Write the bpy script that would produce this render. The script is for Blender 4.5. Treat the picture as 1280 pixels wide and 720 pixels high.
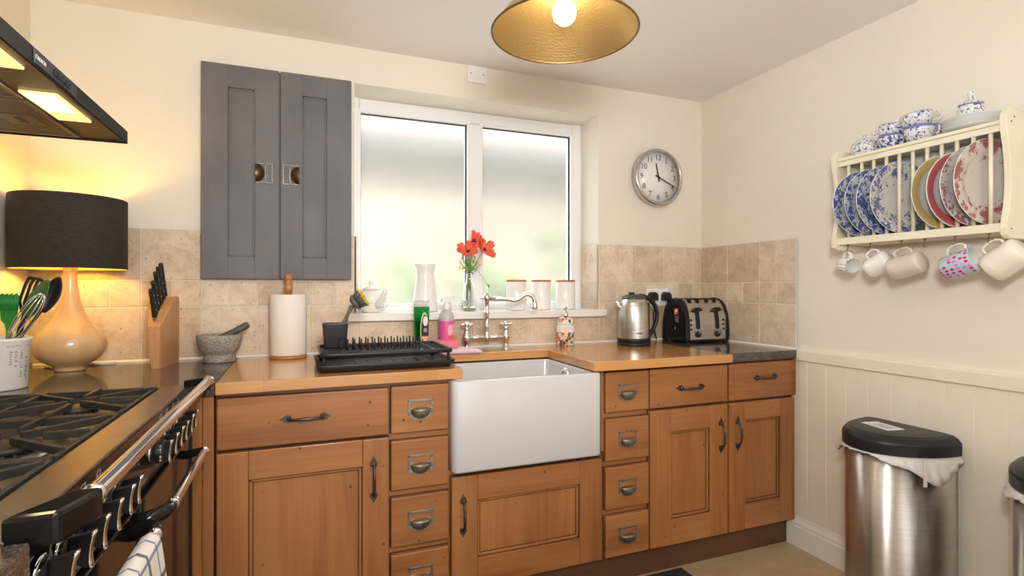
import bpy, bmesh, math, random
from mathutils import Vector, Matrix, Euler
PI = math.pi
for o in list(bpy.data.objects):
    bpy.data.objects.remove(o)
scn = bpy.context.scene
COL = scn.collection

# ------------------------------------------------------------------ camera, world, lights, exposure
CAMPOS = (-2.1577, -2.485, 1.1931)
cam_d = bpy.data.cameras.new('camera')
cam_d.sensor_width = 36.0
cam_d.lens = 36.0 * 670.0 / 1280.0
cam_d.clip_start = 0.02
cam = bpy.data.objects.new('camera', cam_d)
COL.objects.link(cam)
cam.location = CAMPOS
cam.rotation_euler = (PI / 2 + 0.0016, 0.0, -math.radians(21.503))
scn.camera = cam

world = bpy.data.worlds.new('sky')
scn.world = world
world.use_nodes = True
bg = world.node_tree.nodes['Background']
bg.inputs[0].default_value = (0.93, 0.97, 1.0, 1)
bg.inputs[1].default_value = 1.0
# overcast sky: three times brighter overhead than at the horizon
_n, _l = world.node_tree.nodes, world.node_tree.links
_tc = _n.new('ShaderNodeTexCoord')
_sp = _n.new('ShaderNodeSeparateXYZ')
_mr = _n.new('ShaderNodeMapRange')
_mr.inputs['From Min'].default_value = 0.0
_mr.inputs['From Max'].default_value = 1.0
_mr.inputs['To Min'].default_value = 2.4
_mr.inputs['To Max'].default_value = 8.5
_l.new(_tc.outputs['Generated'], _sp.inputs[0])
_l.new(_sp.outputs[2], _mr.inputs['Value'])
_l.new(_mr.outputs['Result'], bg.inputs[1])

def area_light(name, loc, target, size, power, color, size_y=None):
    d = bpy.data.lights.new(name, 'AREA')
    d.energy = power
    d.color = color
    d.size = size
    if size_y:
        d.shape = 'RECTANGLE'
        d.size_y = size_y
    o = bpy.data.objects.new(name, d)
    COL.objects.link(o)
    o.location = loc
    o.rotation_euler = (Vector(target) - Vector(loc)).to_track_quat('-Z', 'Y').to_euler()
    return o

# the photographer's flash above the camera: part straight ahead, most bounced off the ceiling
area_light('camera_flash', (-2.2, -2.6, 1.52), (-1.1, 0.0, 1.35), 0.22, 4.6, (1.0, 0.965, 0.925))
area_light('bounced_flash', (-2.0, -2.45, 1.6), (-1.35, -1.0, 2.27), 0.25, 34.0, (1.0, 0.96, 0.925))
# added fill light high behind the camera, not from any known lamp
area_light('rear_fill_light', (-1.7, -4.3, 2.2), (-1.5, -2.6, 0.6), 0.9, 12.0, (1.0, 0.94, 0.86))

sun_d = bpy.data.lights.new('sun', 'SUN')
sun_d.energy = 8.0
sun_d.angle = 0.05
sun_d.color = (1.0, 0.94, 0.84)
sun = bpy.data.objects.new('sun', sun_d)
COL.objects.link(sun)
sun.rotation_euler = (math.radians(50), 0, math.radians(-28))

scn.view_settings.view_transform = 'Standard'
scn.view_settings.look = 'None'
scn.view_settings.gamma = 1.0
scn.view_settings.exposure = -0.2
scn.view_settings.use_curve_mapping = False
scn.cycles.max_bounces = 10
scn.cycles.diffuse_bounces = 5
scn.cycles.glossy_bounces = 4
scn.cycles.transmission_bounces = 8
scn.cycles.caustics_reflective = False
scn.cycles.caustics_refractive = True
scn.cycles.sample_clamp_indirect = 6.0
scn.cycles.use_denoising = True

# ------------------------------------------------------------------ materials
def srgb(r, g, b):
    def f(c):
        c /= 255.0
        return c / 12.92 if c <= 0.04045 else ((c + 0.055) / 1.055) ** 2.4
    return (f(r), f(g), f(b))

class NT:
    """small node-tree helper"""
    def __init__(s, name):
        s.m = bpy.data.materials.new(name)
        s.m.use_nodes = True
        s.nt = s.m.node_tree
        s.p = s.nt.nodes['Principled BSDF']
        s._co = None
    def n(s, t, **kw):
        nd = s.nt.nodes.new(t)
        for k, v in kw.items():
            setattr(nd, k, v)
        return nd
    def l(s, a, b):
        s.nt.links.new(a, b)
    def co(s):
        if s._co is None:
            tc = s.n('ShaderNodeTexCoord')
            oi = s.n('ShaderNodeObjectInfo')
            mu = s.n('ShaderNodeMath', operation='MULTIPLY')
            s.l(oi.outputs['Random'], mu.inputs[0])
            mu.inputs[1].default_value = 17.3
            ad = s.n('ShaderNodeVectorMath', operation='ADD')
            s.l(tc.outputs['Object'], ad.inputs[0])
            s.l(mu.outputs[0], ad.inputs[1])
            s._co = ad.outputs[0]
            s.obj = tc.outputs['Object']
            s.uv = tc.outputs['UV']
        return s._co
    def mapped(s, scale, src=None):
        mp = s.n('ShaderNodeMapping')
        mp.inputs['Scale'].default_value = scale if hasattr(scale, '__len__') else (scale,) * 3
        s.l(src or s.co(), mp.inputs[0])
        return mp.outputs[0]
    def noise(s, scale, detail=4, rough=0.55, dist=0.0, src=None):
        nz = s.n('ShaderNodeTexNoise')
        nz.inputs['Scale'].default_value = 1.0
        nz.inputs['Detail'].default_value = detail
        nz.inputs['Roughness'].default_value = rough
        nz.inputs['Distortion'].default_value = dist
        s.l(s.mapped(scale, src), nz.inputs['Vector'])
        return nz.outputs['Fac']
    def voronoi(s, scale, rnd=1.0, src=None):
        v = s.n('ShaderNodeTexVoronoi')
        v.inputs['Scale'].default_value = 1.0
        v.inputs['Randomness'].default_value = rnd
        s.l(s.mapped(scale, src), v.inputs['Vector'])
        return v
    def ramp(s, fac, stops, interp='LINEAR'):
        r = s.n('ShaderNodeValToRGB')
        r.color_ramp.interpolation = interp
        el = r.color_ramp.elements
        while len(el) < len(stops):
            el.new(0.5)
        for e, (p, c) in zip(el, stops):
            e.position = p
            e.color = (c[0], c[1], c[2], 1) if hasattr(c, '__len__') else (c, c, c, 1)
        s.l(fac, r.inputs[0])
        return r.outputs[0]
    def mix(s, fac, a, b, mode='MIX'):
        m = s.n('ShaderNodeMix', data_type='RGBA', blend_type=mode)
        for sock, v in ((m.inputs[0], fac), (m.inputs[6], a), (m.inputs[7], b)):
            if hasattr(v, 'links'):
                s.l(v, sock)
            elif hasattr(v, '__len__'):
                sock.default_value = (v[0], v[1], v[2], 1)
            else:
                sock.default_value = v
        return m.outputs[2]
    def math(s, op, a, b=0.0, c=None):
        m = s.n('ShaderNodeMath', operation=op)
        for i, v in enumerate((a, b) if c is None else (a, b, c)):
            if hasattr(v, 'links'):
                s.l(v, m.inputs[i])
            else:
                m.inputs[i].default_value = v
        return m.outputs[0]
    def bump(s, h, strength=0.3, dist=0.01):
        b = s.n('ShaderNodeBump')
        b.inputs['Strength'].default_value = strength
        b.inputs['Distance'].default_value = dist
        s.l(h, b.inputs['Height'])
        s.l(b.outputs[0], s.p.inputs['Normal'])
    def base(s, c):
        if hasattr(c, 'links'):
            s.l(c, s.p.inputs['Base Color'])
        else:
            s.p.inputs['Base Color'].default_value = (c[0], c[1], c[2], 1)
    def set(s, **kw):
        for k, v in kw.items():
            s.p.inputs[k.replace('_', ' ')].default_value = v
        return s

def plain(name, c, rough=0.5, metal=0.0, var=0.0, vs=30, bump=0.0, bs=200, coat=0.0, trans=0.0, ior=1.5, sss=None):
    t = NT(name)
    t.set(Roughness=rough, Metallic=metal, IOR=ior)
    t.p.inputs['Coat Weight'].default_value = coat
    t.p.inputs['Coat Roughness'].default_value = 0.08
    t.p.inputs['Transmission Weight'].default_value = trans
    if var:
        f = t.noise(vs, 3)
        a = [max(0, x * (1 - var)) for x in c]
        b = [min(1, x * (1 + var)) for x in c]
        t.base(t.ramp(f, [(0.3, a), (0.7, b)]))
    else:
        t.base(c)
    if bump:
        t.bump(t.noise(bs, 3), bump, 0.002)
    return t.m

def wood(name, axis, dark, mid, light, rough=0.42, coat=0.0, knots=True, freq=46.0, boards=None):
    t = NT(name)
    sc = [freq] * 3
    sc['xyz'.index(axis)] = freq / 22.0
    g = t.noise(sc, 5, 0.6, 0.8)
    sc2 = [7.0] * 3
    sc2['xyz'.index(axis)] = 1.2
    w = t.noise(sc2, 3, 0.5, 0.4)
    f = t.math('ADD', t.math('MULTIPLY', g, 0.36), t.math('MULTIPLY', w, 0.64))
    col = t.ramp(f, [(0.3, dark), (0.5, mid), (0.7, light)])
    if boards:
        br = t.n('ShaderNodeTexBrick')
        br.offset = 0.37
        br.inputs['Color1'].default_value = (1, 1, 1, 1)
        br.inputs['Color2'].default_value = (0.86, 0.83, 0.80, 1)
        br.inputs['Mortar'].default_value = (0.72, 0.66, 0.60, 1)
        br.inputs['Scale'].default_value = 1.0
        br.inputs['Mortar Size'].default_value = 0.0006
        br.inputs['Brick Width'].default_value = boards[0]
        br.inputs['Row Height'].default_value = boards[1]
        t.l(t.co(), br.inputs['Vector'])
        col = t.mix(1.0, col, br.outputs['Color'], 'MULTIPLY')
    if knots:
        v = t.voronoi(19)
        k = t.ramp(v.outputs['Distance'], [(0.04, 0.9), (0.12, 0.0)])
        pick = t.n('ShaderNodeSeparateColor')
        t.l(v.outputs['Color'], pick.inputs[0])
        k = t.math('MULTIPLY', k, t.math('GREATER_THAN', pick.outputs[0], 0.6))
        col = t.mix(k, col, [x * 0.25 for x in dark])
    t.base(col)
    t.set(Roughness=rough)
    t.p.inputs['Coat Weight'].default_value = coat
    t.p.inputs['Coat Roughness'].default_value = 0.12
    t.bump(g, 0.12, 0.002)
    return t.m

M = {}
M['wall'] = plain('wall_paint', (0.80, 0.755, 0.665), 0.85, var=0.02, vs=3, bump=0.12, bs=120)
M['ceil'] = plain('ceiling_paint', (0.86, 0.835, 0.81), 0.9, bump=0.1, bs=90)
M['cream_wood'] = plain('painted_panelling', (0.82, 0.765, 0.65), 0.55, var=0.02, vs=6)
M['white_wood'] = plain('white_gloss_paint', (0.86, 0.85, 0.82), 0.35)
M['upvc'] = plain('white_upvc', (0.87, 0.88, 0.89), 0.3)
M['gasket'] = plain('window_gasket', (0.03, 0.03, 0.035), 0.6)
M['grout'] = plain('grout', (0.72, 0.66, 0.57), 0.9)
M['caulk'] = plain('white_sealant', (0.85, 0.83, 0.78), 0.5)
M['floor'] = None
t = NT('floor_vinyl')
f = t.noise(7, 6, 0.65)
t.base(t.ramp(f, [(0.3, (0.40, 0.29, 0.17)), (0.7, (0.56, 0.43, 0.27))]))
t.set(Roughness=0.4)
M['floor'] = t.m

t = NT('travertine')
at = t.n('ShaderNodeAttribute')
at.attribute_name = 'tint'
f = t.noise(14, 6, 0.62, 0.6)
f2 = t.noise(70, 4, 0.6)
c = t.ramp(t.math('ADD', t.math('MULTIPLY', f, 0.7), t.math('MULTIPLY', f2, 0.3)),
           [(0.33, (0.52, 0.40, 0.275)), (0.5, (0.655, 0.54, 0.41)), (0.66, (0.74, 0.645, 0.525))])
c = t.mix(1.0, c, t.ramp(at.outputs['Fac'], [(0.0, (0.80, 0.74, 0.68)), (0.5, (1, 0.98, 0.96)), (1.0, (1.12, 1.12, 1.14))]), 'MULTIPLY')
v = t.voronoi(60)
pk = t.n('ShaderNodeSeparateColor')
t.l(v.outputs['Color'], pk.inputs[0])
pit = t.math('MULTIPLY', t.ramp(v.outputs['Distance'], [(0.1, 1.0), (0.22, 0.0)]), t.math('GREATER_THAN', pk.outputs[0], 0.86))
c = t.mix(pit, c, (0.26, 0.16, 0.09))
t.base(c)
t.set(Roughness=0.5)
t.bump(t.math('SUBTRACT', f2, pit), 0.25, 0.003)
M['tile'] = t.m

WD, WM, WL = (0.21, 0.075, 0.023), (0.345, 0.136, 0.042), (0.45, 0.198, 0.066)
M['wood_v'] = wood('pine_upright', 'z', WD, WM, WL, 0.36, 0.25)
M['wood_h'] = wood('pine_lengthways', 'x', WD, WM, WL, 0.36, 0.25)
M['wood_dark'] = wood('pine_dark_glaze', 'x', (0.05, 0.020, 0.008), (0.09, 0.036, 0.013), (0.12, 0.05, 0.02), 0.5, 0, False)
M['wood_gap'] = plain('cabinet_shadow_gap', (0.045, 0.02, 0.01), 0.8)
M['plinth'] = wood('stained_plinth', 'x', (0.075, 0.032, 0.013), (0.12, 0.052, 0.022), (0.16, 0.072, 0.03), 0.5, 0, False)
M['worktop'] = wood('varnished_beech', 'x', (0.48, 0.21, 0.062), (0.60, 0.295, 0.098), (0.68, 0.37, 0.14), 0.22, 0.6, False, 60, (0.55, 0.046))
M['lamp_wood'] = wood('turned_pale_wood', 'z', (0.60, 0.36, 0.17), (0.70, 0.46, 0.245), (0.76, 0.54, 0.32), 0.25, 0.5, False, 26)
M['block_wood'] = wood('knife_block_wood', 'z', (0.42, 0.19, 0.07), (0.54, 0.27, 0.11), (0.63, 0.35, 0.16), 0.4, 0.1, False)
M['roll_wood'] = wood('roll_holder_wood', 'z', (0.34, 0.13, 0.04), (0.45, 0.19, 0.07), (0.54, 0.26, 0.10), 0.4, 0.2, False)

t = NT('dark_granite')
f = t.noise(260, 5, 0.7)
f2 = t.noise(40, 3, 0.6)
t.base(t.ramp(t.math('ADD', t.math('MULTIPLY', f, 0.7), t.math('MULTIPLY', f2, 0.3)),
              [(0.38, (0.018, 0.015, 0.013)), (0.5, (0.085, 0.07, 0.058)), (0.66, (0.20, 0.17, 0.145))]))
t.set(Roughness=0.1)
M['granite'] = t.m

M['grey_paint'] = None
t = NT('grey_chalk_paint')
f = t.noise((6, 6, 3), 4)
sp = t.noise((160, 160, 60), 3, 0.7)
c = t.ramp(f, [(0.3, (0.115, 0.112, 0.118)), (0.7, (0.155, 0.153, 0.162))])
c = t.mix(t.ramp(sp, [(0.72, 0.0), (0.80, 0.5)]), c, (0.42, 0.41, 0.40))
t.base(c)
t.set(Roughness=0.6)
M['grey_paint'] = t.m

M['ceramic'] = plain('white_glazed_ceramic', (0.86, 0.85, 0.83), 0.12, coat=0.4)
M['sink'] = plain('fireclay', (0.60, 0.60, 0.615), 0.14, coat=0.5)
M['cream_ceramic'] = plain('cream_glazed_ceramic', (0.82, 0.78, 0.70), 0.15, coat=0.3)
M['beige_ceramic'] = plain('beige_glazed_ceramic', (0.66, 0.60, 0.53), 0.15, coat=0.4)
M['paper'] = plain('paper_towel', (0.84, 0.79, 0.74), 0.9, bump=0.5, bs=300)
M['black_plastic'] = plain('black_plastic', (0.015, 0.015, 0.016), 0.4)
M['black_plastic'].node_tree.nodes['Principled BSDF'].inputs['Specular IOR Level'].default_value = 0.35
M['black_matt'] = plain('black_rubber', (0.02, 0.02, 0.02), 0.6)
M['grey_plastic'] = plain('dark_grey_plastic', (0.05, 0.05, 0.055), 0.4)
M['mid_grey'] = plain('brush_grey_plastic', (0.12, 0.108, 0.098), 0.45)
M['black_gloss'] = plain('black_enamel', (0.010, 0.009, 0.009), 0.10, ior=1.4)
M['cast_iron'] = plain('cast_iron', (0.026, 0.022, 0.019), 0.5, var=0.3, vs=60, bump=0.3, bs=300)
M['hob_steel'] = plain('hob_steel', (0.34, 0.30, 0.26), 0.3, 1.0, var=0.1, vs=20)
M['chrome'] = plain('chrome', (0.82, 0.82, 0.83), 0.07, 1.0)
M['pewter'] = plain('antique_pewter', (0.30, 0.275, 0.24), 0.36, 0.85, var=0.35, vs=90, bump=0.3, bs=200)
M['iron'] = plain('blackened_iron', (0.10, 0.092, 0.085), 0.38, 0.85, var=0.3, vs=80, bump=0.3, bs=200)
M['dull_pewter'] = plain('dull_pewter', (0.17, 0.155, 0.135), 0.42, 0.8, var=0.3, vs=80)
M['dark_brown_bowl'] = plain('bronzed_cup', (0.10, 0.06, 0.035), 0.35, 0.9)
M['white_plastic'] = plain('white_plastic', (0.83, 0.83, 0.82), 0.35)
M['black_ink'] = plain('black_ink', (0.015, 0.015, 0.017), 0.6)
M['grey_ink'] = plain('grey_ink', (0.30, 0.30, 0.31), 0.6)
M['white_ink'] = plain('white_ink', (0.75, 0.75, 0.75), 0.6)
M['red_ink'] = plain('red_ink', (0.55, 0.06, 0.04), 0.6)
M['pink_ink'] = plain('pink_ink', (0.75, 0.10, 0.34), 0.4)
M['pale_pink_ink'] = plain('pale_pink_ink', (0.85, 0.45, 0.55), 0.5)
M['lime_ink'] = plain('pale_green_ink', (0.48, 0.62, 0.30), 0.5)
M['coral_ink'] = plain('coral_ink', (0.78, 0.15, 0.11), 0.5)
M['label_paper'] = plain('label_paper', (0.80, 0.76, 0.72), 0.6)
M['green_silicone'] = plain('green_silicone', (0.012, 0.24, 0.035), 0.4)
M['dark_green'] = plain('olive_green_nylon', (0.06, 0.14, 0.03), 0.4)
M['pink_sponge'] = plain('pink_sponge', (0.85, 0.20, 0.28), 0.9, bump=0.6, bs=350)
M['yellow_bristle'] = plain('yellow_bristle', (0.75, 0.58, 0.05), 0.7)
M['grey_bristle'] = plain('grey_bristle', (0.14, 0.135, 0.13), 0.7)
M['stone'] = plain('mortar_granite', (0.30, 0.28, 0.235), 0.7, var=0.5, vs=160, bump=0.5, bs=220)
M['stone_dark'] = plain('pestle_granite', (0.075, 0.075, 0.068), 0.5, var=0.4, vs=160)
M['rack_cream'] = plain('cream_rack_paint', (0.80, 0.765, 0.61), 0.45, var=0.03, vs=9)
M['rack_back'] = plain('pale_backboard', (0.70, 0.71, 0.66), 0.6)
M['bag'] = None
t = NT('white_bin_liner')
t.base((0.86, 0.84, 0.82))
t.set(Roughness=0.4)
t.p.inputs['Transmission Weight'].default_value = 0.25
M['bag'] = t.m
M['petal'] = plain('red_petal', (0.88, 0.13, 0.065), 0.5, var=0.2, vs=50)
M['petal_core'] = plain('dark_petal_centre', (0.05, 0.012, 0.02), 0.6)
M['stem'] = plain('flower_stem', (0.16, 0.30, 0.05), 0.5, var=0.3, vs=40)
M['leaf'] = plain('leaf_green', (0.22, 0.38, 0.08), 0.5, var=0.4, vs=60)
M['yellow_flower'] = plain('yellow_blossom', (0.85, 0.62, 0.12), 0.5)
M['mat'] = plain('black_mat', (0.018, 0.018, 0.02), 0.9, bump=0.5, bs=300)
M['cable'] = plain('white_cable', (0.6, 0.56, 0.48), 0.5)

t = NT('brushed_steel')
f = t.noise((4, 4, 300) , 3, 0.6)
t.base(t.ramp(f, [(0.35, (0.50, 0.48, 0.46)), (0.65, (0.66, 0.64, 0.61))]))
t.set(Metallic=1.0, Roughness=0.26)
t.p.inputs['Anisotropic'].default_value = 0.6
M['steel'] = t.m
t = NT('bin_steel')
f = t.noise((5, 5, 400), 3, 0.6)
t.base(t.ramp(f, [(0.35, (0.52, 0.50, 0.48)), (0.65, (0.62, 0.60, 0.575))]))
t.set(Metallic=1.0, Roughness=0.34, Anisotropic=0.9)
tg = t.n('ShaderNodeTangent', direction_type='RADIAL', axis='Z')
t.l(tg.outputs[0], t.p.inputs['Tangent'])
t.p.inputs['Anisotropic Rotation'].default_value = 0.25
M['bin_steel'] = t.m

t = NT('hammered_brass')
v = t.voronoi(150, 0.5)
t.base((0.44, 0.315, 0.145))
t.set(Metallic=1.0, Roughness=0.5)
t.bump(v.outputs['Distance'], 0.22, 0.003)
M['brass'] = t.m
M['brass_rim'] = plain('aged_brass_rim', (0.23, 0.15, 0.06), 0.4, 1.0)

t = NT('dark_lamp_fabric')
f = t.noise((70, 70, 500), 3, 0.6)
t.base(t.ramp(f, [(0.3, (0.018, 0.014, 0.012)), (0.7, (0.05, 0.038, 0.03))]))
t.set(Roughness=0.9)
M['shade_out'] = t.m
M['shade_in'] = plain('gold_shade_lining', (0.75, 0.55, 0.25), 0.6)

def emit(name, c, s):
    t = NT(name)
    t.base(c)
    t.p.inputs['Emission Color'].default_value = (c[0], c[1], c[2], 1)
    t.p.inputs['Emission Strength'].default_value = s
    return t.m
M['bulb_pendant'] = emit('pendant_bulb', (1.0, 0.82, 0.52), 95.0)
M['bulb_lamp'] = emit('table_lamp_bulb', (1.0, 0.68, 0.11), 120.0)
M['hood_lens'] = emit('hood_lamp_lens', (1.0, 0.72, 0.30), 1.3)
M['hood_bulb'] = emit('hood_lamp_bulb', (1.0, 0.80, 0.42), 30.0)

def glass(name, c, rough=0.0, ior=1.45):
    t = NT(name)
    t.base(c)
    t.set(Roughness=rough, IOR=ior)
    t.p.inputs['Transmission Weight'].default_value = 1.0
    return t
M['clear_glass'] = glass('clear_glass', (0.97, 0.985, 0.975), 0.0).m
M['soap_green'] = glass('green_soap', (0.01, 0.42, 0.09), 0.05, 1.38).m
t = glass('clear_plastic', (0.88, 0.89, 0.88), 0.25, 1.25)
t.p.inputs['Transmission Weight'].default_value = 0.6
M['clear_plastic'] = t.m
t = glass('obscured_glass', (0.97, 0.98, 0.97), 0.20, 1.25)
v = t.voronoi(420, 1.0)
t.bump(v.outputs['Distance'], 0.12, 0.002)
tr = t.n('ShaderNodeBsdfTranslucent')
tr.inputs[0].default_value = (0.95, 0.96, 0.95, 1)
mx = t.n('ShaderNodeMixShader')
mx.inputs[0].default_value = 0.10
t.l(t.p.outputs[0], mx.inputs[1])
t.l(tr.outputs[0], mx.inputs[2])
t.l(mx.outputs[0], t.nt.nodes['Material Output'].inputs['Surface'])
M['frosted'] = t.m

# patterned china ------------------------------------------------------
def china(name, base, ink, ink2, rim=None, scale=55, r0=0.055, r1=0.125, centre=0.62, edge=0.50):
    """plate: sprigs dense near the rim, sparse at the centre (plate axis = local z)"""
    t = NT(name)
    t.co()
    sep = t.n('ShaderNodeSeparateXYZ')
    t.l(t.obj, sep.inputs[0])
    r = t.math('SQRT', t.math('ADD', t.math('MULTIPLY', sep.outputs[0], sep.outputs[0]), t.math('MULTIPLY', sep.outputs[1], sep.outputs[1])))
    q = t.math('DIVIDE', t.math('SUBTRACT', r, r0), r1 - r0)
    thr = t.ramp(q, [(0.0, centre), (0.35, edge), (1.0, edge - 0.03)])
    nz = t.noise(scale, 5, 0.65, 0.5)
    big = t.noise(scale * 0.28, 2)
    f = t.math('ADD', t.math('MULTIPLY', nz, 0.6), t.math('MULTIPLY', big, 0.4))
    m = t.math('MULTIPLY', t.math('SUBTRACT', f, thr), 22.0)
    cl = t.n('ShaderNodeClamp')
    t.l(m, cl.inputs[0])
    inkc = t.mix(t.noise(scale * 2.2, 3), ink, ink2)
    col = t.mix(cl.outputs[0], base, inkc)
    if rim:
        a, b, rc = rim
        inside = t.math('MULTIPLY', t.math('GREATER_THAN', r, a), t.math('LESS_THAN', r, b))
        col = t.mix(t.math('MULTIPLY', inside, 0.9), col, t.mix(cl.outputs[0], rc, [x * 0.5 for x in rc]))
    t.base(col)
    t.set(Roughness=0.12)
    t.p.inputs['Coat Weight'].default_value = 0.4
    return t.m
BLUE, BLUE2 = (0.035, 0.06, 0.22), (0.10, 0.15, 0.38)
M['china_blue'] = china('blue_transfer_china', (0.53, 0.58, 0.64), BLUE, BLUE2, scale=82, centre=0.56, edge=0.485)
M['china_blue_light'] = china('pale_blue_sprig_china', (0.64, 0.62, 0.585), (0.06, 0.09, 0.25), (0.16, 0.2, 0.4), scale=95, centre=0.585, edge=0.50)
M['china_mustard'] = china('mustard_rim_china', (0.62, 0.65, 0.60), (0.35, 0.22, 0.06), (0.5, 0.33, 0.1), (0.088, 0.121, (0.50, 0.36, 0.10)), centre=0.8, edge=0.7)
M['china_red'] = china('red_rim_china', (0.64, 0.67, 0.68), (0.45, 0.03, 0.05), (0.6, 0.3, 0.3), (0.09, 0.121, (0.50, 0.05, 0.07)), centre=0.8, edge=0.62)
M['china_rose'] = china('rose_sprig_china', (0.62, 0.60, 0.58), (0.30, 0.055, 0.08), (0.35, 0.22, 0.24), scale=62, centre=0.66, edge=0.50)
M['china_rose2'] = china('rose_posy_china', (0.64, 0.60, 0.55), (0.32, 0.045, 0.08), (0.40, 0.24, 0.20), scale=52, centre=0.64, edge=0.515)
M['china_white'] = plain('plain_white_china', (0.72, 0.74, 0.72), 0.15, coat=0.4)

def cup_china(name, scale, thr, zband):
    t = NT(name)
    nz = t.noise(scale, 4, 0.6, 0.4)
    m = t.ramp(nz, [(thr - 0.02, 0.0), (thr + 0.02, 1.0)])
    col = t.mix(m, (0.76, 0.77, 0.78), (0.055, 0.08, 0.28))
    sep = t.n('ShaderNodeSeparateXYZ')
    t.l(t.obj, sep.inputs[0])
    band = t.math('GREATER_THAN', sep.outputs[2], zband)
    col = t.mix(band, col, (0.17, 0.19, 0.46))
    t.base(col)
    t.set(Roughness=0.12)
    t.p.inputs['Coat Weight'].default_value = 0.4
    return t.m
M['cup_blue'] = cup_china('blue_flower_cup', 105, 0.56, 0.0505)
M['cup_blue_dense'] = cup_china('dense_blue_flower_cup', 85, 0.51, 0.0505)
M['pot_blue'] = cup_china('blue_sprig_pot', 120, 0.56, 9)

# spotted mug (axis = local z)
t = NT('lips_and_dots_glaze')
t.co()
sep = t.n('ShaderNodeSeparateXYZ')
t.l(t.obj, sep.inputs[0])
ang = t.math('ARCTAN2', sep.outputs[1], sep.outputs[0])
cmb = t.n('ShaderNodeCombineXYZ')
t.l(t.math('MULTIPLY', ang, 0.038 / 0.0125), cmb.inputs[0])
t.l(t.math('MULTIPLY', sep.outputs[2], 1 / 0.017), cmb.inputs[1])
v = t.n('ShaderNodeTexVoronoi', voronoi_dimensions='2D')
v.inputs['Scale'].default_value = 1.0
v.inputs['Randomness'].default_value = 0.35
t.l(cmb.outputs[0], v.inputs['Vector'])
spot = t.math('LESS_THAN', v.outputs['Distance'], 0.33)
pk = t.n('ShaderNodeSeparateColor')
t.l(v.outputs['Color'], pk.inputs[0])
sc_ = t.ramp(pk.outputs[0], [(0.0, (0.55, 0.02, 0.08)), (0.55, (0.45, 0.62, 0.42)), (0.8, (0.68, 0.22, 0.42))], 'CONSTANT')
t.base(t.mix(spot, (0.45, 0.52, 0.76), sc_))
t.set(Roughness=0.15)
M['spotted'] = t.m

# floral bottle
t = NT('floral_print')
v = t.voronoi(75, 1.0)
pk = t.n('ShaderNodeSeparateColor')
t.l(v.outputs['Color'], pk.inputs[0])
fl = t.ramp(pk.outputs[0], [(0.0, (0.62, 0.70, 0.58)), (0.28, (0.72, 0.10, 0.08)), (0.5, (0.72, 0.66, 0.40)), (0.66, (0.75, 0.25, 0.22)), (0.82, (0.06, 0.11, 0.10))], 'CONSTANT')
t.base(t.mix(t.ramp(v.outputs['Distance'], [(0.62, 0.0), (0.72, 1.0)]), fl, (0.66, 0.74, 0.64)))
t.set(Roughness=0.2)
M['floral'] = t.m

def checks(name, base, bars):
    """woven stripes in UV metres: bars = [(axis, period, width, offset, colour)]"""
    t = NT(name)
    t.co()
    sep = t.n('ShaderNodeSeparateXYZ')
    t.l(t.uv, sep.inputs[0])
    col = base
    for ax, per, wid, off, c in bars:
        fr = t.math('FRACT', t.math('DIVIDE', t.math('ADD', sep.outputs[ax], off), per))
        col = t.mix(t.math('MULTIPLY', t.math('LESS_THAN', fr, wid / per), 0.85), col, c)
    t.base(col)
    t.set(Roughness=0.95)
    t.bump(t.noise(500, 2), 0.3, 0.002)
    return t.m
NAVY, SKYB = (0.03, 0.035, 0.055), (0.12, 0.17, 0.33)
M['tea_towel'] = checks('checked_tea_towel', (0.78, 0.75, 0.71), [(0, 0.10, 0.010, 0.02, NAVY), (0, 0.10, 0.006, 0.07, SKYB), (1, 0.10, 0.010, 0.0, NAVY), (1, 0.10, 0.006, 0.05, SKYB)])
M['pink_cloth'] = checks('pink_striped_cloth', (0.80, 0.70, 0.72), [(0, 0.009, 0.0035, 0.0, (0.62, 0.36, 0.46)), (1, 0.009, 0.003, 0.0, (0.70, 0.47, 0.55))])
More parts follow.
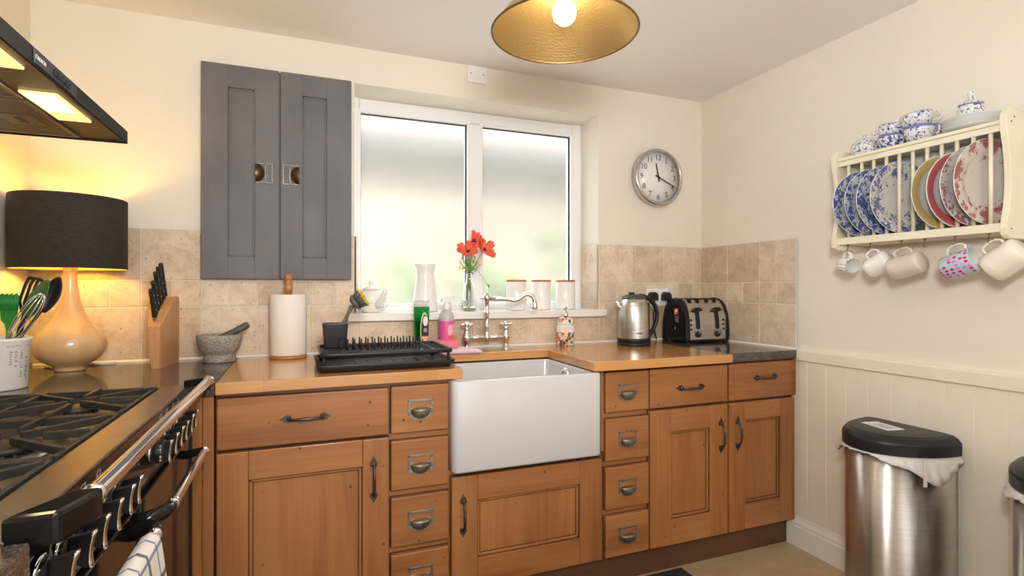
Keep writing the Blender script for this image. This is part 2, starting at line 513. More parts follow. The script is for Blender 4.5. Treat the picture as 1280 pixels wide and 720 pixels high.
# ------------------------------------------------------------------ geometry helpers
class MB:
    """collects primitives (world coordinates) and links them as ONE mesh object"""
    def __init__(s):
        s.bm = bmesh.new()
        s.mats = []
    def mi(s, m):
        if m not in s.mats:
            s.mats.append(m)
        return s.mats.index(m)
    def add(s, tmp, mat, smooth=False, xf=None):
        if xf is not None:
            bmesh.ops.transform(tmp, matrix=xf, verts=tmp.verts)
        i = s.mi(mat)
        for f in tmp.faces:
            f.material_index = i
            f.smooth = smooth
        me = bpy.data.meshes.new('tmp')
        tmp.to_mesh(me)
        tmp.free()
        s.bm.from_mesh(me)
        bpy.data.meshes.remove(me)
        return s
    def box(s, x0, x1, y0, y1, z0, z1, mat, bev=0.0, seg=2, xf=None):
        b = bmesh.new()
        bmesh.ops.create_cube(b, size=1.0)
        bmesh.ops.transform(b, matrix=Matrix.Translation(((x0 + x1) / 2, (y0 + y1) / 2, (z0 + z1) / 2)) @ Matrix.Diagonal((abs(x1 - x0), abs(y1 - y0), abs(z1 - z0), 1)), verts=b.verts)
        if bev:
            bmesh.ops.bevel(b, geom=b.edges[:], offset=bev, segments=seg, profile=0.5, affect='EDGES')
        return s.add(b, mat, False, xf)
    def lathe(s, prof, mat, c=(0, 0, 0), seg=32, xf=None, smooth=True, arc=2 * PI, a0=0.0):
        """profile [(r,z)] turned round z; r=0 ends close to a point"""
        b = bmesh.new()
        full = abs(arc - 2 * PI) < 1e-6
        n = seg if full else seg + 1
        rings = []
        for r, z in prof:
            if r <= 1e-7:
                rings.append([b.verts.new((0, 0, z))])
            else:
                rings.append([b.verts.new((r * math.cos(a0 + arc * k / seg), r * math.sin(a0 + arc * k / seg), z)) for k in range(n)])
        for A, B in zip(rings, rings[1:]):
            for k in range(seg):
                k2 = (k + 1) % n
                if len(A) == 1 and len(B) == 1:
                    continue
                if len(A) == 1:
                    b.faces.new((A[0], B[k2], B[k]))
                elif len(B) == 1:
                    b.faces.new((A[k], A[k2], B[0]))
                else:
                    b.faces.new((A[k], A[k2], B[k2], B[k]))
        bmesh.ops.recalc_face_normals(b, faces=b.faces)
        m = Matrix.Translation(c)
        if xf is not None:
            m = xf @ m
        return s.add(b, mat, smooth, m)
    def tube(s, pts, r, mat, seg=10, smooth=True, xf=None, flat=None):
        """swept tube; r a number or a list; flat=(sx,sy) squashes the section"""
        b = bmesh.new()
        pts = [Vector(p) for p in pts]
        n = len(pts)
        rr = r if hasattr(r, '__len__') else [r] * n
        T = []
        for i in range(n):
            d = (pts[min(i + 1, n - 1)] - pts[max(i - 1, 0)])
            T.append(d.normalized() if d.length > 1e-9 else Vector((0, 0, 1)))
        up = Vector((0, 0, 1)) if abs(T[0].z) < 0.9 else Vector((0, 1, 0))
        nrm = T[0].cross(up).normalized()
        rings = []
        for i in range(n):
            nrm = (nrm - T[i] * nrm.dot(T[i]))
            nrm = nrm.normalized() if nrm.length > 1e-6 else T[i].orthogonal().normalized()
            bn = T[i].cross(nrm)
            fx, fy = flat or (1, 1)
            rings.append([b.verts.new(pts[i] + nrm * (rr[i] * fx * math.cos(2 * PI * k / seg)) + bn * (rr[i] * fy * math.sin(2 * PI * k / seg))) for k in range(seg)])
        for A, B in zip(rings, rings[1:]):
            for k in range(seg):
                b.faces.new((A[k], A[(k + 1) % seg], B[(k + 1) % seg], B[k]))
        b.faces.new(rings[0][::-1])
        b.faces.new(rings[-1])
        bmesh.ops.recalc_face_normals(b, faces=b.faces)
        return s.add(b, mat, smooth, xf)
    def prism(s, poly, axis, a, c, mat, bev=0.0, xf=None, smooth=False):
        """extrude a 2-D polygon along axis from a to c; the other two axes keep x,y,z order"""
        b = bmesh.new()
        def P(u, v, w):
            return {'x': (w, u, v), 'y': (u, w, v), 'z': (u, v, w)}[axis]
        A = [b.verts.new(P(u, v, a)) for u, v in poly]
        B = [b.verts.new(P(u, v, c)) for u, v in poly]
        n = len(poly)
        b.faces.new(A)
        b.faces.new(B[::-1])
        for k in range(n):
            b.faces.new((A[k], B[k], B[(k + 1) % n], A[(k + 1) % n]))
        bmesh.ops.recalc_face_normals(b, faces=b.faces)
        if bev:
            bmesh.ops.bevel(b, geom=b.edges[:], offset=bev, segments=2, profile=0.5, affect='EDGES')
        return s.add(b, mat, smooth, xf)
    def loft(s, rings, mat, smooth=True, cap=True, closed=True, xf=None):
        b = bmesh.new()
        R = [[b.verts.new(p) for p in ring] for ring in rings]
        n = len(R[0])
        for A, B in zip(R, R[1:]):
            for k in range(n if closed else n - 1):
                b.faces.new((A[k], A[(k + 1) % n], B[(k + 1) % n], B[k]))
        if cap and closed:
            b.faces.new(R[0][::-1])
            b.faces.new(R[-1])
        bmesh.ops.recalc_face_normals(b, faces=b.faces)
        return s.add(b, mat, smooth, xf)
    def ball(s, c, r, mat, seg=16, xf=None):
        b = bmesh.new()
        bmesh.ops.create_uvsphere(b, u_segments=seg, v_segments=max(6, seg // 2), radius=1.0)
        rx = r if hasattr(r, '__len__') else (r, r, r)
        m = Matrix.Translation(c) @ Matrix.Diagonal((*rx, 1))
        return s.add(b, mat, True, xf @ m if xf is not None else m)
    def text(s, body, size, mat, xf, depth=0.0004, align='CENTER', aspect=1.0):
        cu = bpy.data.curves.new('txt', 'FONT')
        cu.body = body
        cu.size = size
        cu.align_x = align
        cu.align_y = 'CENTER'
        cu.extrude = depth
        cu.resolution_u = 3
        o = bpy.data.objects.new('txt', cu)
        COL.objects.link(o)
        bpy.context.view_layer.update()
        me = bpy.data.meshes.new_from_object(o.evaluated_get(bpy.context.evaluated_depsgraph_get()))
        b = bmesh.new()
        b.from_mesh(me)
        bpy.data.objects.remove(o)
        bpy.data.curves.remove(cu)
        bpy.data.meshes.remove(me)
        if aspect != 1.0:
            bmesh.ops.scale(b, vec=(aspect, 1, 1), verts=b.verts)
        return s.add(b, mat, False, xf)
    def build(s, name, parent=None, local=False):
        """local=False: primitives are in world coordinates, moved into the parent's frame"""
        if parent is not None and not local:
            bmesh.ops.transform(s.bm, matrix=world_of(parent).inverted(), verts=s.bm.verts)
        me = bpy.data.meshes.new(name)
        s.bm.to_mesh(me)
        s.bm.free()
        for m in s.mats:
            me.materials.append(m)
        o = bpy.data.objects.new(name, me)
        COL.objects.link(o)
        if parent is not None:
            o.parent = parent
        return o

def world_of(o):
    m = Matrix.Translation(o.location) @ o.rotation_euler.to_matrix().to_4x4()
    return world_of(o.parent) @ m if o.parent else m

def tag(o, label, cat, group=None, kind=None):
    o['label'] = label
    o['category'] = cat
    if group:
        o['group'] = group
    if kind:
        o['kind'] = kind
    return o

def thing(name, label, cat, loc=(0, 0, 0), rot=(0, 0, 0), group=None):
    o = bpy.data.objects.new(name, None)
    COL.objects.link(o)
    o.empty_display_size = 0.05
    o.location = loc
    o.rotation_euler = rot
    return tag(o, label, cat, group)

def struct(name, mb, parent=None):
    o = mb.build(name, parent)
    o['kind'] = 'structure'
    return o

def inst(src, name, parent, loc, rot=(0, 0, 0)):
    """another object with the same mesh, placed in the parent's own frame"""
    o = bpy.data.objects.new(name, src)
    COL.objects.link(o)
    o.parent = parent
    o.location = loc
    o.rotation_euler = rot
    return o

def arc(c, r, a0, a1, n, plane='xz', other=0.0):
    out = []
    for k in range(n + 1):
        a = a0 + (a1 - a0) * k / n
        u, v = c[0] + r * math.cos(a), c[1] + r * math.sin(a)
        out.append({'xz': (u, other, v), 'xy': (u, v, other), 'yz': (other, u, v)}[plane])
    return out

def T(x, y, z):
    return Matrix.Translation((x, y, z))
def RX(a):
    return Matrix.Rotation(a, 4, 'X')
def RY(a):
    return Matrix.Rotation(a, 4, 'Y')
def RZ(a):
    return Matrix.Rotation(a, 4, 'Z')

# ================================================================== THE SETTING
LX, YR, CZ = -3.085, -6.5, 2.2735           # left wall, rear wall, ceiling
WX0, WX1, WZ0, WZ1 = -1.935, -0.685, 1.046, 2.112
struct('floor', MB().box(LX - 0.1, 0.1, YR - 0.1, 0.28, -0.1, 0.0, M['floor']))
struct('ceiling', MB().box(LX - 0.1, 0.1, YR - 0.1, 0.28, CZ, CZ + 0.15, M['ceil']))
w = MB()
w.box(LX - 0.1, WX0, 0.0, 0.28, 0, CZ, M['wall'])
w.box(WX1, 0.1, 0.0, 0.28, 0, CZ, M['wall'])
w.box(WX0, WX1, 0.0, 0.28, 0, WZ0, M['wall'])
w.box(WX0, WX1, 0.0, 0.28, WZ1, CZ, M['wall'])
struct('wall_back', w)
struct('wall_right', MB().box(0.0, 0.1, YR, 0.0, 0, CZ, M['wall']))
struct('wall_left', MB().box(LX - 0.1, LX, YR, 0.0, 0, CZ, M['wall']))
w = MB()
w.box(LX - 0.1, -2.7, YR - 0.1, YR, 0, CZ, M['wall'])
w.box(-0.4, 0.1, YR - 0.1, YR, 0, CZ, M['wall'])
w.box(-2.7, -0.4, YR - 0.1, YR, 2.1, CZ, M['wall'])
struct('wall_rear', w)

# ---- window
win = bpy.data.objects.new('window_1', None)
COL.objects.link(win)
win['kind'] = 'structure'
win.location = (-1.31, 0.2, 1.1)
P1, P2, P3, P4 = -1.892, -1.354, -1.275, -0.752
GZ0, GZ1 = 1.122, 2.046
f = MB()
f.box(-1.98, P1, 0.182, 0.25, 1.05, 2.12, M['upvc'], 0.004)
f.box(P2, P3, 0.182, 0.25, GZ0 - 0.01, GZ1 + 0.01, M['upvc'], 0.004)
f.box(P4, WX1 - 0.001, 0.182, 0.25, 1.05, 2.12, M['upvc'], 0.004)
f.box(P1 - 0.01, P4 + 0.01, 0.182, 0.25, GZ1, WZ1 - 0.0005, M['upvc'], 0.004)
f.box(P1 - 0.01, P4 + 0.01, 0.182, 0.25, 1.05, GZ0, M['upvc'], 0.004)
for a, b in ((P1, P2), (P3, P4)):            # glazing beads, set a little proud
    f.box(a - 0.014, a + 0.002, 0.176, 0.2, GZ0 - 0.014, GZ1 + 0.014, M['upvc'], 0.003)
    f.box(b - 0.002, b + 0.014, 0.176, 0.2, GZ0 - 0.014, GZ1 + 0.014, M['upvc'], 0.003)
    f.box(a, b, 0.176, 0.2, GZ1 - 0.002, GZ1 + 0.014, M['upvc'], 0.003)
    f.box(a, b, 0.176, 0.2, GZ0 - 0.014, GZ0 + 0.002, M['upvc'], 0.003)
f.build('window_frame', win)
for a, b in ((P1, P2), (P3, P4)):
    MB().box(a - 0.004, b + 0.004, 0.207, 0.213, GZ0 - 0.004, GZ1 + 0.004, M['frosted']).build('pane', win)
    g = MB()
    g.box(b - 0.008, b, 0.2005, 0.2065, GZ0, GZ1, M['gasket'])
    g.box(a, a + 0.005, 0.2005, 0.2065, GZ0, GZ1, M['gasket'])
    g.box(a, b, 0.2005, 0.2065, GZ1 - 0.007, GZ1, M['gasket'])
    g.build('gasket', win)
MB().box(-1.965, -0.655, -0.04, 0.18, 1.048, 1.084, M['white_wood'], 0.005).build('window_sill', win)

# ---- travertine splashback: every tile a bevelled block, one mesh per wall
def tiles(name, cells, place):
    """cells: (u0,u1,z0,z1); place(u,z,d) -> world"""
    rnd = random.Random(5)
    bm = bmesh.new()
    lay = bm.faces.layers.float.new('tint')
    def quad(pts, mi, tint):
        fc = bm.faces.new([bm.verts.new(p) for p in pts])
        fc.material_index = mi
        fc[lay] = tint
    g = 0.0022
    for u0, u1, z0, z1 in cells:
        tint = min(1, max(0, rnd.gauss(0.5, 0.24)))
        a, b, c, d = u0 + g, u1 - g, z0 + g, z1 - g
        i = 0.0018
        jit = [rnd.uniform(-0.0008, 0.0008) for _ in range(4)]
        out = [place(a, c, 0.0065), place(b, c, 0.0065), place(b, d, 0.0065), place(a, d, 0.0065)]
        inn = [place(a + i + jit[0], c + i, 0.0095), place(b - i + jit[1], c + i, 0.0095), place(b - i, d - i + jit[2], 0.0095), place(a + i, d - i + jit[3], 0.0095)]
        quad(inn, 0, tint)
        for k in range(4):
            quad([out[k], out[(k + 1) % 4], inn[(k + 1) % 4], inn[k]], 0, tint)
        bk = [place(u0, z0, 0.0068), place(u1, z0, 0.0068), place(u1, z1, 0.0068), place(u0, z1, 0.0068)]
        quad(bk, 1, 0.5)
    us = [c[0] for c in cells] + [c[1] for c in cells]
    me = bpy.data.meshes.new(name)
    bmesh.ops.recalc_face_normals(bm, faces=bm.faces)
    bm.to_mesh(me)
    bm.free()
    me.materials.append(M['tile'])
    me.materials.append(M['grout'])
    o = bpy.data.objects.new(name, me)
    COL.objects.link(o)
    o['kind'] = 'structure'
    return o

ROWS = [(1.227, 1.431, 1), (1.122, 1.227, 2), (0.917, 1.122, 1)]
def cut(u0, u1, z0, z1, holes):
    """clip a tile against the openings it meets"""
    parts = [(u0, u1, z0, z1)]
    for h0, h1, k0, k1 in holes:
        nxt = []
        for a, b, c, d in parts:
            if b <= h0 or a >= h1 or d <= k0 or c >= k1:
                nxt.append((a, b, c, d))
                continue
            if a < h0:
                nxt.append((a, h0, c, d))
            if b > h1:
                nxt.append((h1, b, c, d))
            if c < k0:
                nxt.append((max(a, h0), min(b, h1), c, k0))
            if d > k1:
                nxt.append((max(a, h0), min(b, h1), k1, d))
        parts = nxt
    return [p for p in parts if p[1] - p[0] > 0.008 and p[3] - p[2] > 0.008]
cells = []
for z0, z1, nsub in ROWS:
    us = [-0.011]
    u = -0.066
    while u > LX + 0.01:
        us.append(u)
        u -= 0.2055
    us.append(LX + 0.001)
    us = us[::-1]
    for a, b in zip(us, us[1:]):
        n = nsub if b - a > 0.15 else 1
        for k in range(n):
            cells += cut(a + (b - a) * k / n, a + (b - a) * (k + 1) / n, z0, z1, [(WX0, WX1, 1.046, 3), (-1.966, -0.654, 1.046, 1.0841)])
tiles('wall_back_tiles', cells, lambda u, z, d: (u, -d, z))
cells = []
for z0, z1, nsub in ROWS:
    us = [-0.0, -0.213, -0.43, -0.646]
    for a, b in zip(us[1:], us):
        for k in range(nsub):
            cells.append((a + (b - a) * k / nsub, a + (b - a) * (k + 1) / nsub, z0, z1))
cells = [(min(c[0], -0.011), min(c[1], -0.011), c[2], c[3]) for c in cells]
tiles('wall_right_tiles', cells, lambda u, z, d: (-d, u, z))
cells = [(0.0, 0.174, 1.0845, 1.122), (0.0, 0.174, 1.122, 1.227), (0.0, 0.174, 1.227, 1.431)]
tiles('window_jamb_tiles', cells, lambda u, z, d: (WX1 - d, u, z))
tiles('window_jamb_tiles', cells, lambda u, z, d: (WX0 + d, u, z))
struct('trim_1', MB().prism([(-0.0185, 0.9105), (-0.0095, 0.9105), (-0.0095, 0.9195)], 'x', LX + 0.012, -0.011, M['caulk']))
struct('trim_2', MB().prism([(-0.0185, 0.9105), (-0.0095, 0.9105), (-0.0095, 0.9195)], 'y', -0.646, -0.02, M['caulk']))

# ---- boarded dado on the right wall
w = MB()
y = -0.66
edges = [-0.66, -0.705, -0.80, -0.893, -0.986, -1.08, -1.173, -1.265]
while edges[-1] > -3.6:
    edges.append(edges[-1] - 0.0935)
for a, b in zip(edges, edges[1:]):
    w.prism([(0.0, a), (-0.010, a), (-0.0122, a - 0.0022), (-0.0122, b + 0.0022), (-0.010, b), (0.0, b)], 'z', 0.0, 0.87, M['cream_wood'])
struct('wall_right_boarding', w)
w = MB()
w.prism([(0, 0.862), (-0.020, 0.862), (-0.022, 0.865), (-0.022, 0.907), (-0.018, 0.9145), (0, 0.9145)], 'y', -3.6, -0.658, M['cream_wood'])
struct('trim_3', w)
w = MB()
w.prism([(0.0, 0.0), (-0.024, 0.0), (-0.024, 0.092), (-0.021, 0.098), (-0.021, 0.108), (-0.015, 0.125), (-0.013, 0.14), (0.0, 0.14)], 'y', -3.6, -0.643, M['white_wood'])
w.prism([(0.0, 0.0), (-0.024, 0.0), (-0.024, 0.092), (-0.021, 0.098), (-0.021, 0.108), (-0.017, 0.1175), (0.0, 0.1175)], 'y', -0.643, -0.603, M['white_wood'])
struct('baseboard_right', w)
struct('baseboard_back', MB().box(-2.47, -0.003, -0.6, -0.58, 0.0, 0.118, M['plinth']))

# ---- outside the window
struct('ground', MB().box(-9, 8, 0.29, 12, -0.2, -0.1, plain('pale_paving', (0.62, 0.58, 0.50), 0.9, var=0.15, vs=3)))
hs = thing('house', 'pale rendered bungalow with terracotta roof, blurred behind the frosted window', 'house', (0.8, 4.2, -0.1))
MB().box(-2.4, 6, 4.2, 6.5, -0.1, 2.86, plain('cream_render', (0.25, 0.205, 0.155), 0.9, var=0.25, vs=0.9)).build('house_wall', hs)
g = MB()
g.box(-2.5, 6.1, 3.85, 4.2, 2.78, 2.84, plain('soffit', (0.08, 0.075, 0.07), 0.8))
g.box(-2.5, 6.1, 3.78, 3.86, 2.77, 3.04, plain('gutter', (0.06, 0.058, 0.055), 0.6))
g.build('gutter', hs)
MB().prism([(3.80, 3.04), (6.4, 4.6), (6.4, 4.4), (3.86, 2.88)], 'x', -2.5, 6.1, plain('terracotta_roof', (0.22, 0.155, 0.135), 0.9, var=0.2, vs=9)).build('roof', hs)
rnd = random.Random(3)
hm = plain('hedge_leaves', (0.10, 0.14, 0.05), 0.8, var=0.6, vs=9)
for sx, sy, sr, sh, lb_ in ((-1.25, 2.9, 0.42, 1.4, 'low green shrub blurred behind the left window pane'), (-0.30, 3.0, 0.38, 1.35, 'low green shrub blurred behind the window mullion and vase'), (0.75, 2.9, 0.5, 1.85, 'tall green shrub blurred behind the right window pane'), (2.0, 3.0, 0.45, 1.6, 'green shrub blurred at the far right of the window')):
    b = MB()
    for k in range(26):
        a, rr_, zz = rnd.uniform(0, 6.28), sr * math.sqrt(rnd.random()) * 0.75, rnd.uniform(0.0, sh)
        s_ = rnd.uniform(0.12, 0.22)
        b.ball((sx + rr_ * math.cos(a), sy + 0.6 * rr_ * math.sin(a), zz), (s_, s_, s_ * 0.8), hm, 10)
    o = b.build('shrub')
    tag(o, lb_, 'shrub', 'shrubs outside the window')

# ================================================================== WORKTOPS
o = MB().prism([(-2.397, -0.011), (-2.397, -0.668), (-1.62, -0.646), (-1.62, -0.22), (-1.089, -0.22), (-1.106, -0.68), (-0.42, -0.68), (-0.42, -0.011)], 'z', 0.8735, 0.91, M['worktop'], 0.003).build('worktop')
tag(o, 'orange-brown varnished wooden worktop wrapping round behind the white sink', 'worktop')
o = MB().box(LX + 0.002, -2.399, -0.664, -0.011, 0.872, 0.91, M['granite'], 0.003).build('granite_worktop')
tag(o, 'dark polished granite worktop in the corner under the table lamp', 'worktop')
o = MB().box(-0.418, -0.011, -0.657, -0.011, 0.8735, 0.91, M['granite'], 0.003).build('granite_worktop')
tag(o, 'short grey granite worktop under the toaster by the right wall', 'worktop')
o = MB().box(LX + 0.002, -2.439, -2.5, -1.727, 0.87, 0.91, M['granite'], 0.004).build('granite_worktop')
tag(o, 'granite worktop end at the near side of the range cooker', 'worktop')

# ================================================================== BASE CABINETS
FY = -0.64
# bow handle, lying along local x, its back on local y=0, standing out to -y
h = MB()
def spade(cx, sgn):
    pts = [(-0.006, 0.0), (-0.010, 0.0105), (0.002, 0.0135), (0.010, 0.009), (0.017, 0.004), (0.027, 0.0), (0.017, -0.004), (0.010, -0.009), (0.002, -0.0135), (-0.010, -0.0105)]
    return [(cx + sgn * u, v) for u, v in pts]
for sgn in (-1, 1):
    h.prism(spade(sgn * 0.052, sgn), 'y', -0.0035, 0.0, M['iron'], 0.0008)
    h.ball((sgn * 0.050, -0.005, 0), (0.008, 0.006, 0.008), M['iron'], 12)
h.tube([(-0.050, -0.004, 0), (-0.047, -0.014, 0), (-0.038, -0.021, 0), (-0.020, -0.025, 0), (0, -0.026, 0), (0.020, -0.025, 0), (0.038, -0.021, 0), (0.047, -0.014, 0), (0.050, -0.004, 0)],
       [0.006, 0.0045, 0.0042, 0.005, 0.0056, 0.005, 0.0042, 0.0045, 0.006], M['iron'], 10)
o = h.build('bow_handle_shape')
BOW = o.data
bpy.data.objects.remove(o)
# cup pull with label holder above it, back on local y=0
h = MB()
W2 = 0.0435
h.box(-W2, W2, -0.003, 0, 0.027, 0.035, M['pewter'], 0.001)
h.box(-W2, -W2 + 0.008, -0.003, 0, -0.012, 0.035, M['pewter'], 0.001)
h.box(W2 - 0.008, W2, -0.003, 0, -0.012, 0.035, M['pewter'], 0.001)
h.box(-W2, W2, -0.003, 0, -0.004, 0.008, M['pewter'], 0.001)
plate_ = [(-W2, 0.004), (-W2, -0.014)] + [(W2 * math.cos(a), -0.014 + 0.021 * math.sin(a)) for a in [PI + PI * k / 14 for k in range(15)]] + [(W2, -0.014), (W2, 0.004)]
h.prism(plate_, 'y', -0.0025, 0, M['pewter'])
b = bmesh.new()
rows = []
NU, NV = 24, 7
for i in range(NV + 1):
    e = (PI / 2) * i / NV
    rows.append([b.verts.new((0.036 * math.cos(a) * math.cos(e) if i < NV else 0, -0.0025 - 0.022 * math.sin(e), 0.001 + (0.033 if math.sin(a) < 0 else 0.007) * math.sin(a) * math.cos(e))) for a in [2 * PI * k / NU for k in range(NU + 1)]])
for A, B in zip(rows, rows[1:]):
    for k in range(NU):
        b.faces.new((A[k], A[k + 1], B[k + 1], B[k]))
top = [r[0] for r in rows] + [r[-1] for r in rows[::-1]]
bmesh.ops.remove_doubles(b, verts=b.verts, dist=1e-5)
bmesh.ops.recalc_face_normals(b, faces=b.faces)
h.add(b, M['pewter'], True)
for sx in (-1, 1):
    for sz in (0.030, -0.010):
        h.ball((sx * (W2 - 0.004), -0.003, sz), (0.0025, 0.0015, 0.0025), M['iron'], 8)
o = h.build('cup_pull_shape')
CUP = o.data
bpy.data.objects.remove(o)

def cabinet(label, x0, x1, z1=0.8725, group=None):
    t = thing('base_cabinet', label, 'cabinet', ((x0 + x1) / 2, -0.3, 0.12), (0, 0, 0), group)
    c = MB()
    c.box(x0, x1, -0.617, -0.03, 0.119, z1, M['wood_h'])
    c.build('carcass', t)
    return t

def lp(t, x, y, z):
    l = t.location
    return (x - l.x, y - l.y, z - l.z)

def drawer(t, x0, x1, z0, z1, kind, hx=None, hz=None):
    d = MB()
    d.box(x0, x1, FY, -0.618, z0, z1, M['wood_h'], 0.004)
    d.box(x0 - 0.0022, x1 + 0.0022, -0.6195, -0.6172, z0 - 0.0035, z1 + 0.0015, M['wood_gap'])
    o = d.build('drawer', t)
    hx = (x0 + x1) / 2 if hx is None else hx
    hz = (z0 + z1) / 2 if hz is None else hz
    inst(BOW if kind == 'bow' else CUP, 'handle', o, lp(t, hx, FY, hz))

def door(t, x0, x1, z0, z1, px0, px1, pz0, pz1, hx, hz):
    d = MB()
    d.box(x0, px0, FY, -0.618, z0, z1, M['wood_v'], 0.003)
    d.box(px1, x1, FY, -0.618, z0, z1, M['wood_v'], 0.003)
    d.box(px0 + 0.0004, px1 - 0.0004, FY + 0.0006, -0.618, pz1, z1, M['wood_h'], 0.002)
    d.box(px0 + 0.0004, px1 - 0.0004, FY + 0.0006, -0.618, z0, pz0, M['wood_h'], 0.002)
    d.box(px0, px1, -0.6255, -0.6195, pz0, pz1, M['wood_v'])
    m = 0.011
    for a, b, c, e in ((px0, px0 + m, pz0, pz1), (px1 - m, px1, pz0, pz1), (px0, px1, pz0, pz0 + m), (px0, px1, pz1 - m, pz1)):
        d.box(a, b, -0.631, -0.6255, c, e, M['wood_v'], 0.0025)
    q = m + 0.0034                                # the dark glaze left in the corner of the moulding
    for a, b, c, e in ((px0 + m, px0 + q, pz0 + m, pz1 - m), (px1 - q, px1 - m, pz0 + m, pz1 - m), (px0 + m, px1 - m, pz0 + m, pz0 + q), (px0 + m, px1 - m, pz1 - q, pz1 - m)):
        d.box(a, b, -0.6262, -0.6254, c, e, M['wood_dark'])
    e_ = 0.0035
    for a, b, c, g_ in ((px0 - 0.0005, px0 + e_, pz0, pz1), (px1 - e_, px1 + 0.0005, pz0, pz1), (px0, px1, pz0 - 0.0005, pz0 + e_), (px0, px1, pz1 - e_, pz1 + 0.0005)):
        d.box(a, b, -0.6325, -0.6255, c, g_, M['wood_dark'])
    d.box(x0 - 0.0022, x1 + 0.0022, -0.6195, -0.6172, z0 - 0.0015, z1 + 0.0035, M['wood_gap'])
    o = d.build('door', t)
    inst(BOW, 'handle', o, lp(t, hx, FY, hz), (0, PI / 2, 0))

t = cabinet('pine cabinet with one wide drawer above one door, next to the range cooker', -2.400, -1.8765)
drawer(t, -2.396, -1.880, 0.699, 0.857, 'bow', -2.142, 0.780)
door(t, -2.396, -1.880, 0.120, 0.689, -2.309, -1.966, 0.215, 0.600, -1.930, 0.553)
DZ = ((0.699, 0.859), (0.505, 0.673), (0.311, 0.479), (0.120, 0.285))
t = cabinet('narrow pine cabinet of four small drawers on the left of the sink', -1.8755, -1.668)
for z0, z1 in DZ:
    drawer(t, -1.872, -1.671, z0, z1, 'cup', None, (z0 + z1) / 2 - 0.003)
t = cabinet('pine cabinet with a single door directly under the white sink', -1.667, -1.041, 0.545)
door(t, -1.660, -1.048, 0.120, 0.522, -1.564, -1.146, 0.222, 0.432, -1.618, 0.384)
MB().box(-1.0465, -1.0345, -0.63, -0.05, 0.546, 0.8715, M['wood_v'], 0.001).build('side_panel', t)
t = cabinet('narrow pine cabinet of four small drawers on the right of the sink', -1.034, -0.8225)
for z0, z1 in DZ:
    drawer(t, -1.030, -0.826, z0, z1, 'cup', None, (z0 + z1) / 2 - 0.003)
t = cabinet('pine cabinet with a drawer and a door, under the end of the wooden worktop', -0.8215, -0.4095)
drawer(t, -0.818, -0.4125, 0.699, 0.861, 'bow', -0.612, 0.774)
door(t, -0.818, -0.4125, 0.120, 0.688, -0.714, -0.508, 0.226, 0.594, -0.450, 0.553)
t = cabinet('pine cabinet with a drawer and a door, in the corner under grey granite', -0.4085, -0.008)
drawer(t, -0.4015, -0.003, 0.699, 0.861, 'bow', -0.191, 0.792)
door(t, -0.4015, -0.013, 0.120, 0.688, -0.310, -0.100, 0.233, 0.606, -0.356, 0.553)
# wooden fillers between the cooker and the first drawer
t = thing('filler_panel', 'upright pine filler boards between the range cooker and the first cabinet', 'panel', (-2.436, -0.62, 0.12))
f = MB()
f.box(-2.4335, -2.4035, FY, -0.60, 0.119, 0.868, M['wood_v'], 0.002)
f.box(-2.4685, -2.4345, FY, -0.60, 0.119, 0.868, M['wood_v'], 0.002)
f.build('board', t)
# base under the near granite end
t = thing('base_cabinet', 'pine cabinet under the granite at the near side of the cooker', 'cabinet', (-2.76, -2.1, 0.12))
f = MB()
f.box(LX + 0.01, -2.47, -2.49, -1.74, 0.0, 0.868, M['wood_v'])
f.build('carcass', t)

# ================================================================== SINK
def rrect(x0, x1, y0, y1, r, z, n=6):
    out = []
    for cx, cy, a0 in ((x1 - r, y1 - r, 0), (x0 + r, y1 - r, PI / 2), (x0 + r, y0 + r, PI), (x1 - r, y0 + r, 1.5 * PI)):
        for k in range(n + 1):
            a = a0 + (PI / 2) * k / n
            out.append((cx + r * math.cos(a), cy + r * math.sin(a), z))
    return out
t = thing('belfast_sink', 'deep white ceramic farmhouse sink with a plain square front', 'sink', (-1.37, -0.45, 0.547))
s = MB()
X0, X1, Y0, Y1 = -1.6665, -1.070, -0.682, -0.215
rings = []
for ins, z, r in ((0.012, 0.5465, 0.018), (0.003, 0.549, 0.022), (0.0, 0.556, 0.024), (0.0, 0.860, 0.024), (0.002, 0.8665, 0.024), (0.008, 0.869, 0.022), (0.022, 0.869, 0.02), (0.028, 0.8665, 0.02), (0.030, 0.860, 0.02), (0.034, 0.64, 0.03), (0.045, 0.60, 0.03), (0.09, 0.585, 0.03)):
    rings.append(rrect(X0 + ins, X1 - ins, Y0 + ins, Y1 - ins, r, z))
s.loft(rings, M['sink'])
s.build('basin', t)
ov = MB()
xf = T(-1.1005, -0.43, 0.825) @ RY(-PI / 2)
ov.lathe([(0, 0.006), (0.014, 0.006), (0.016, 0.012), (0.024, 0.012), (0.030, 0.006), (0.031, -0.004)], M['chrome'], seg=24, xf=xf)
ov.build('overflow', t)

# ================================================================== RANGE COOKER
CX1, CY0, CY1 = -2.463, -1.722, -0.676
t = thing('range_cooker', 'wide black range cooker with gas hob, chrome rail and rows of knobs', 'cooker', (-2.77, -1.2, 0))
b = MB()
b.box(-3.06, -2.475, CY0, CY1, 0.09, 0.865, M['black_gloss'])
b.box(-3.04, -2.52, CY0 + 0.04, CY1 - 0.04, 0.0, 0.09, M['black_matt'])
b.build('body', t)
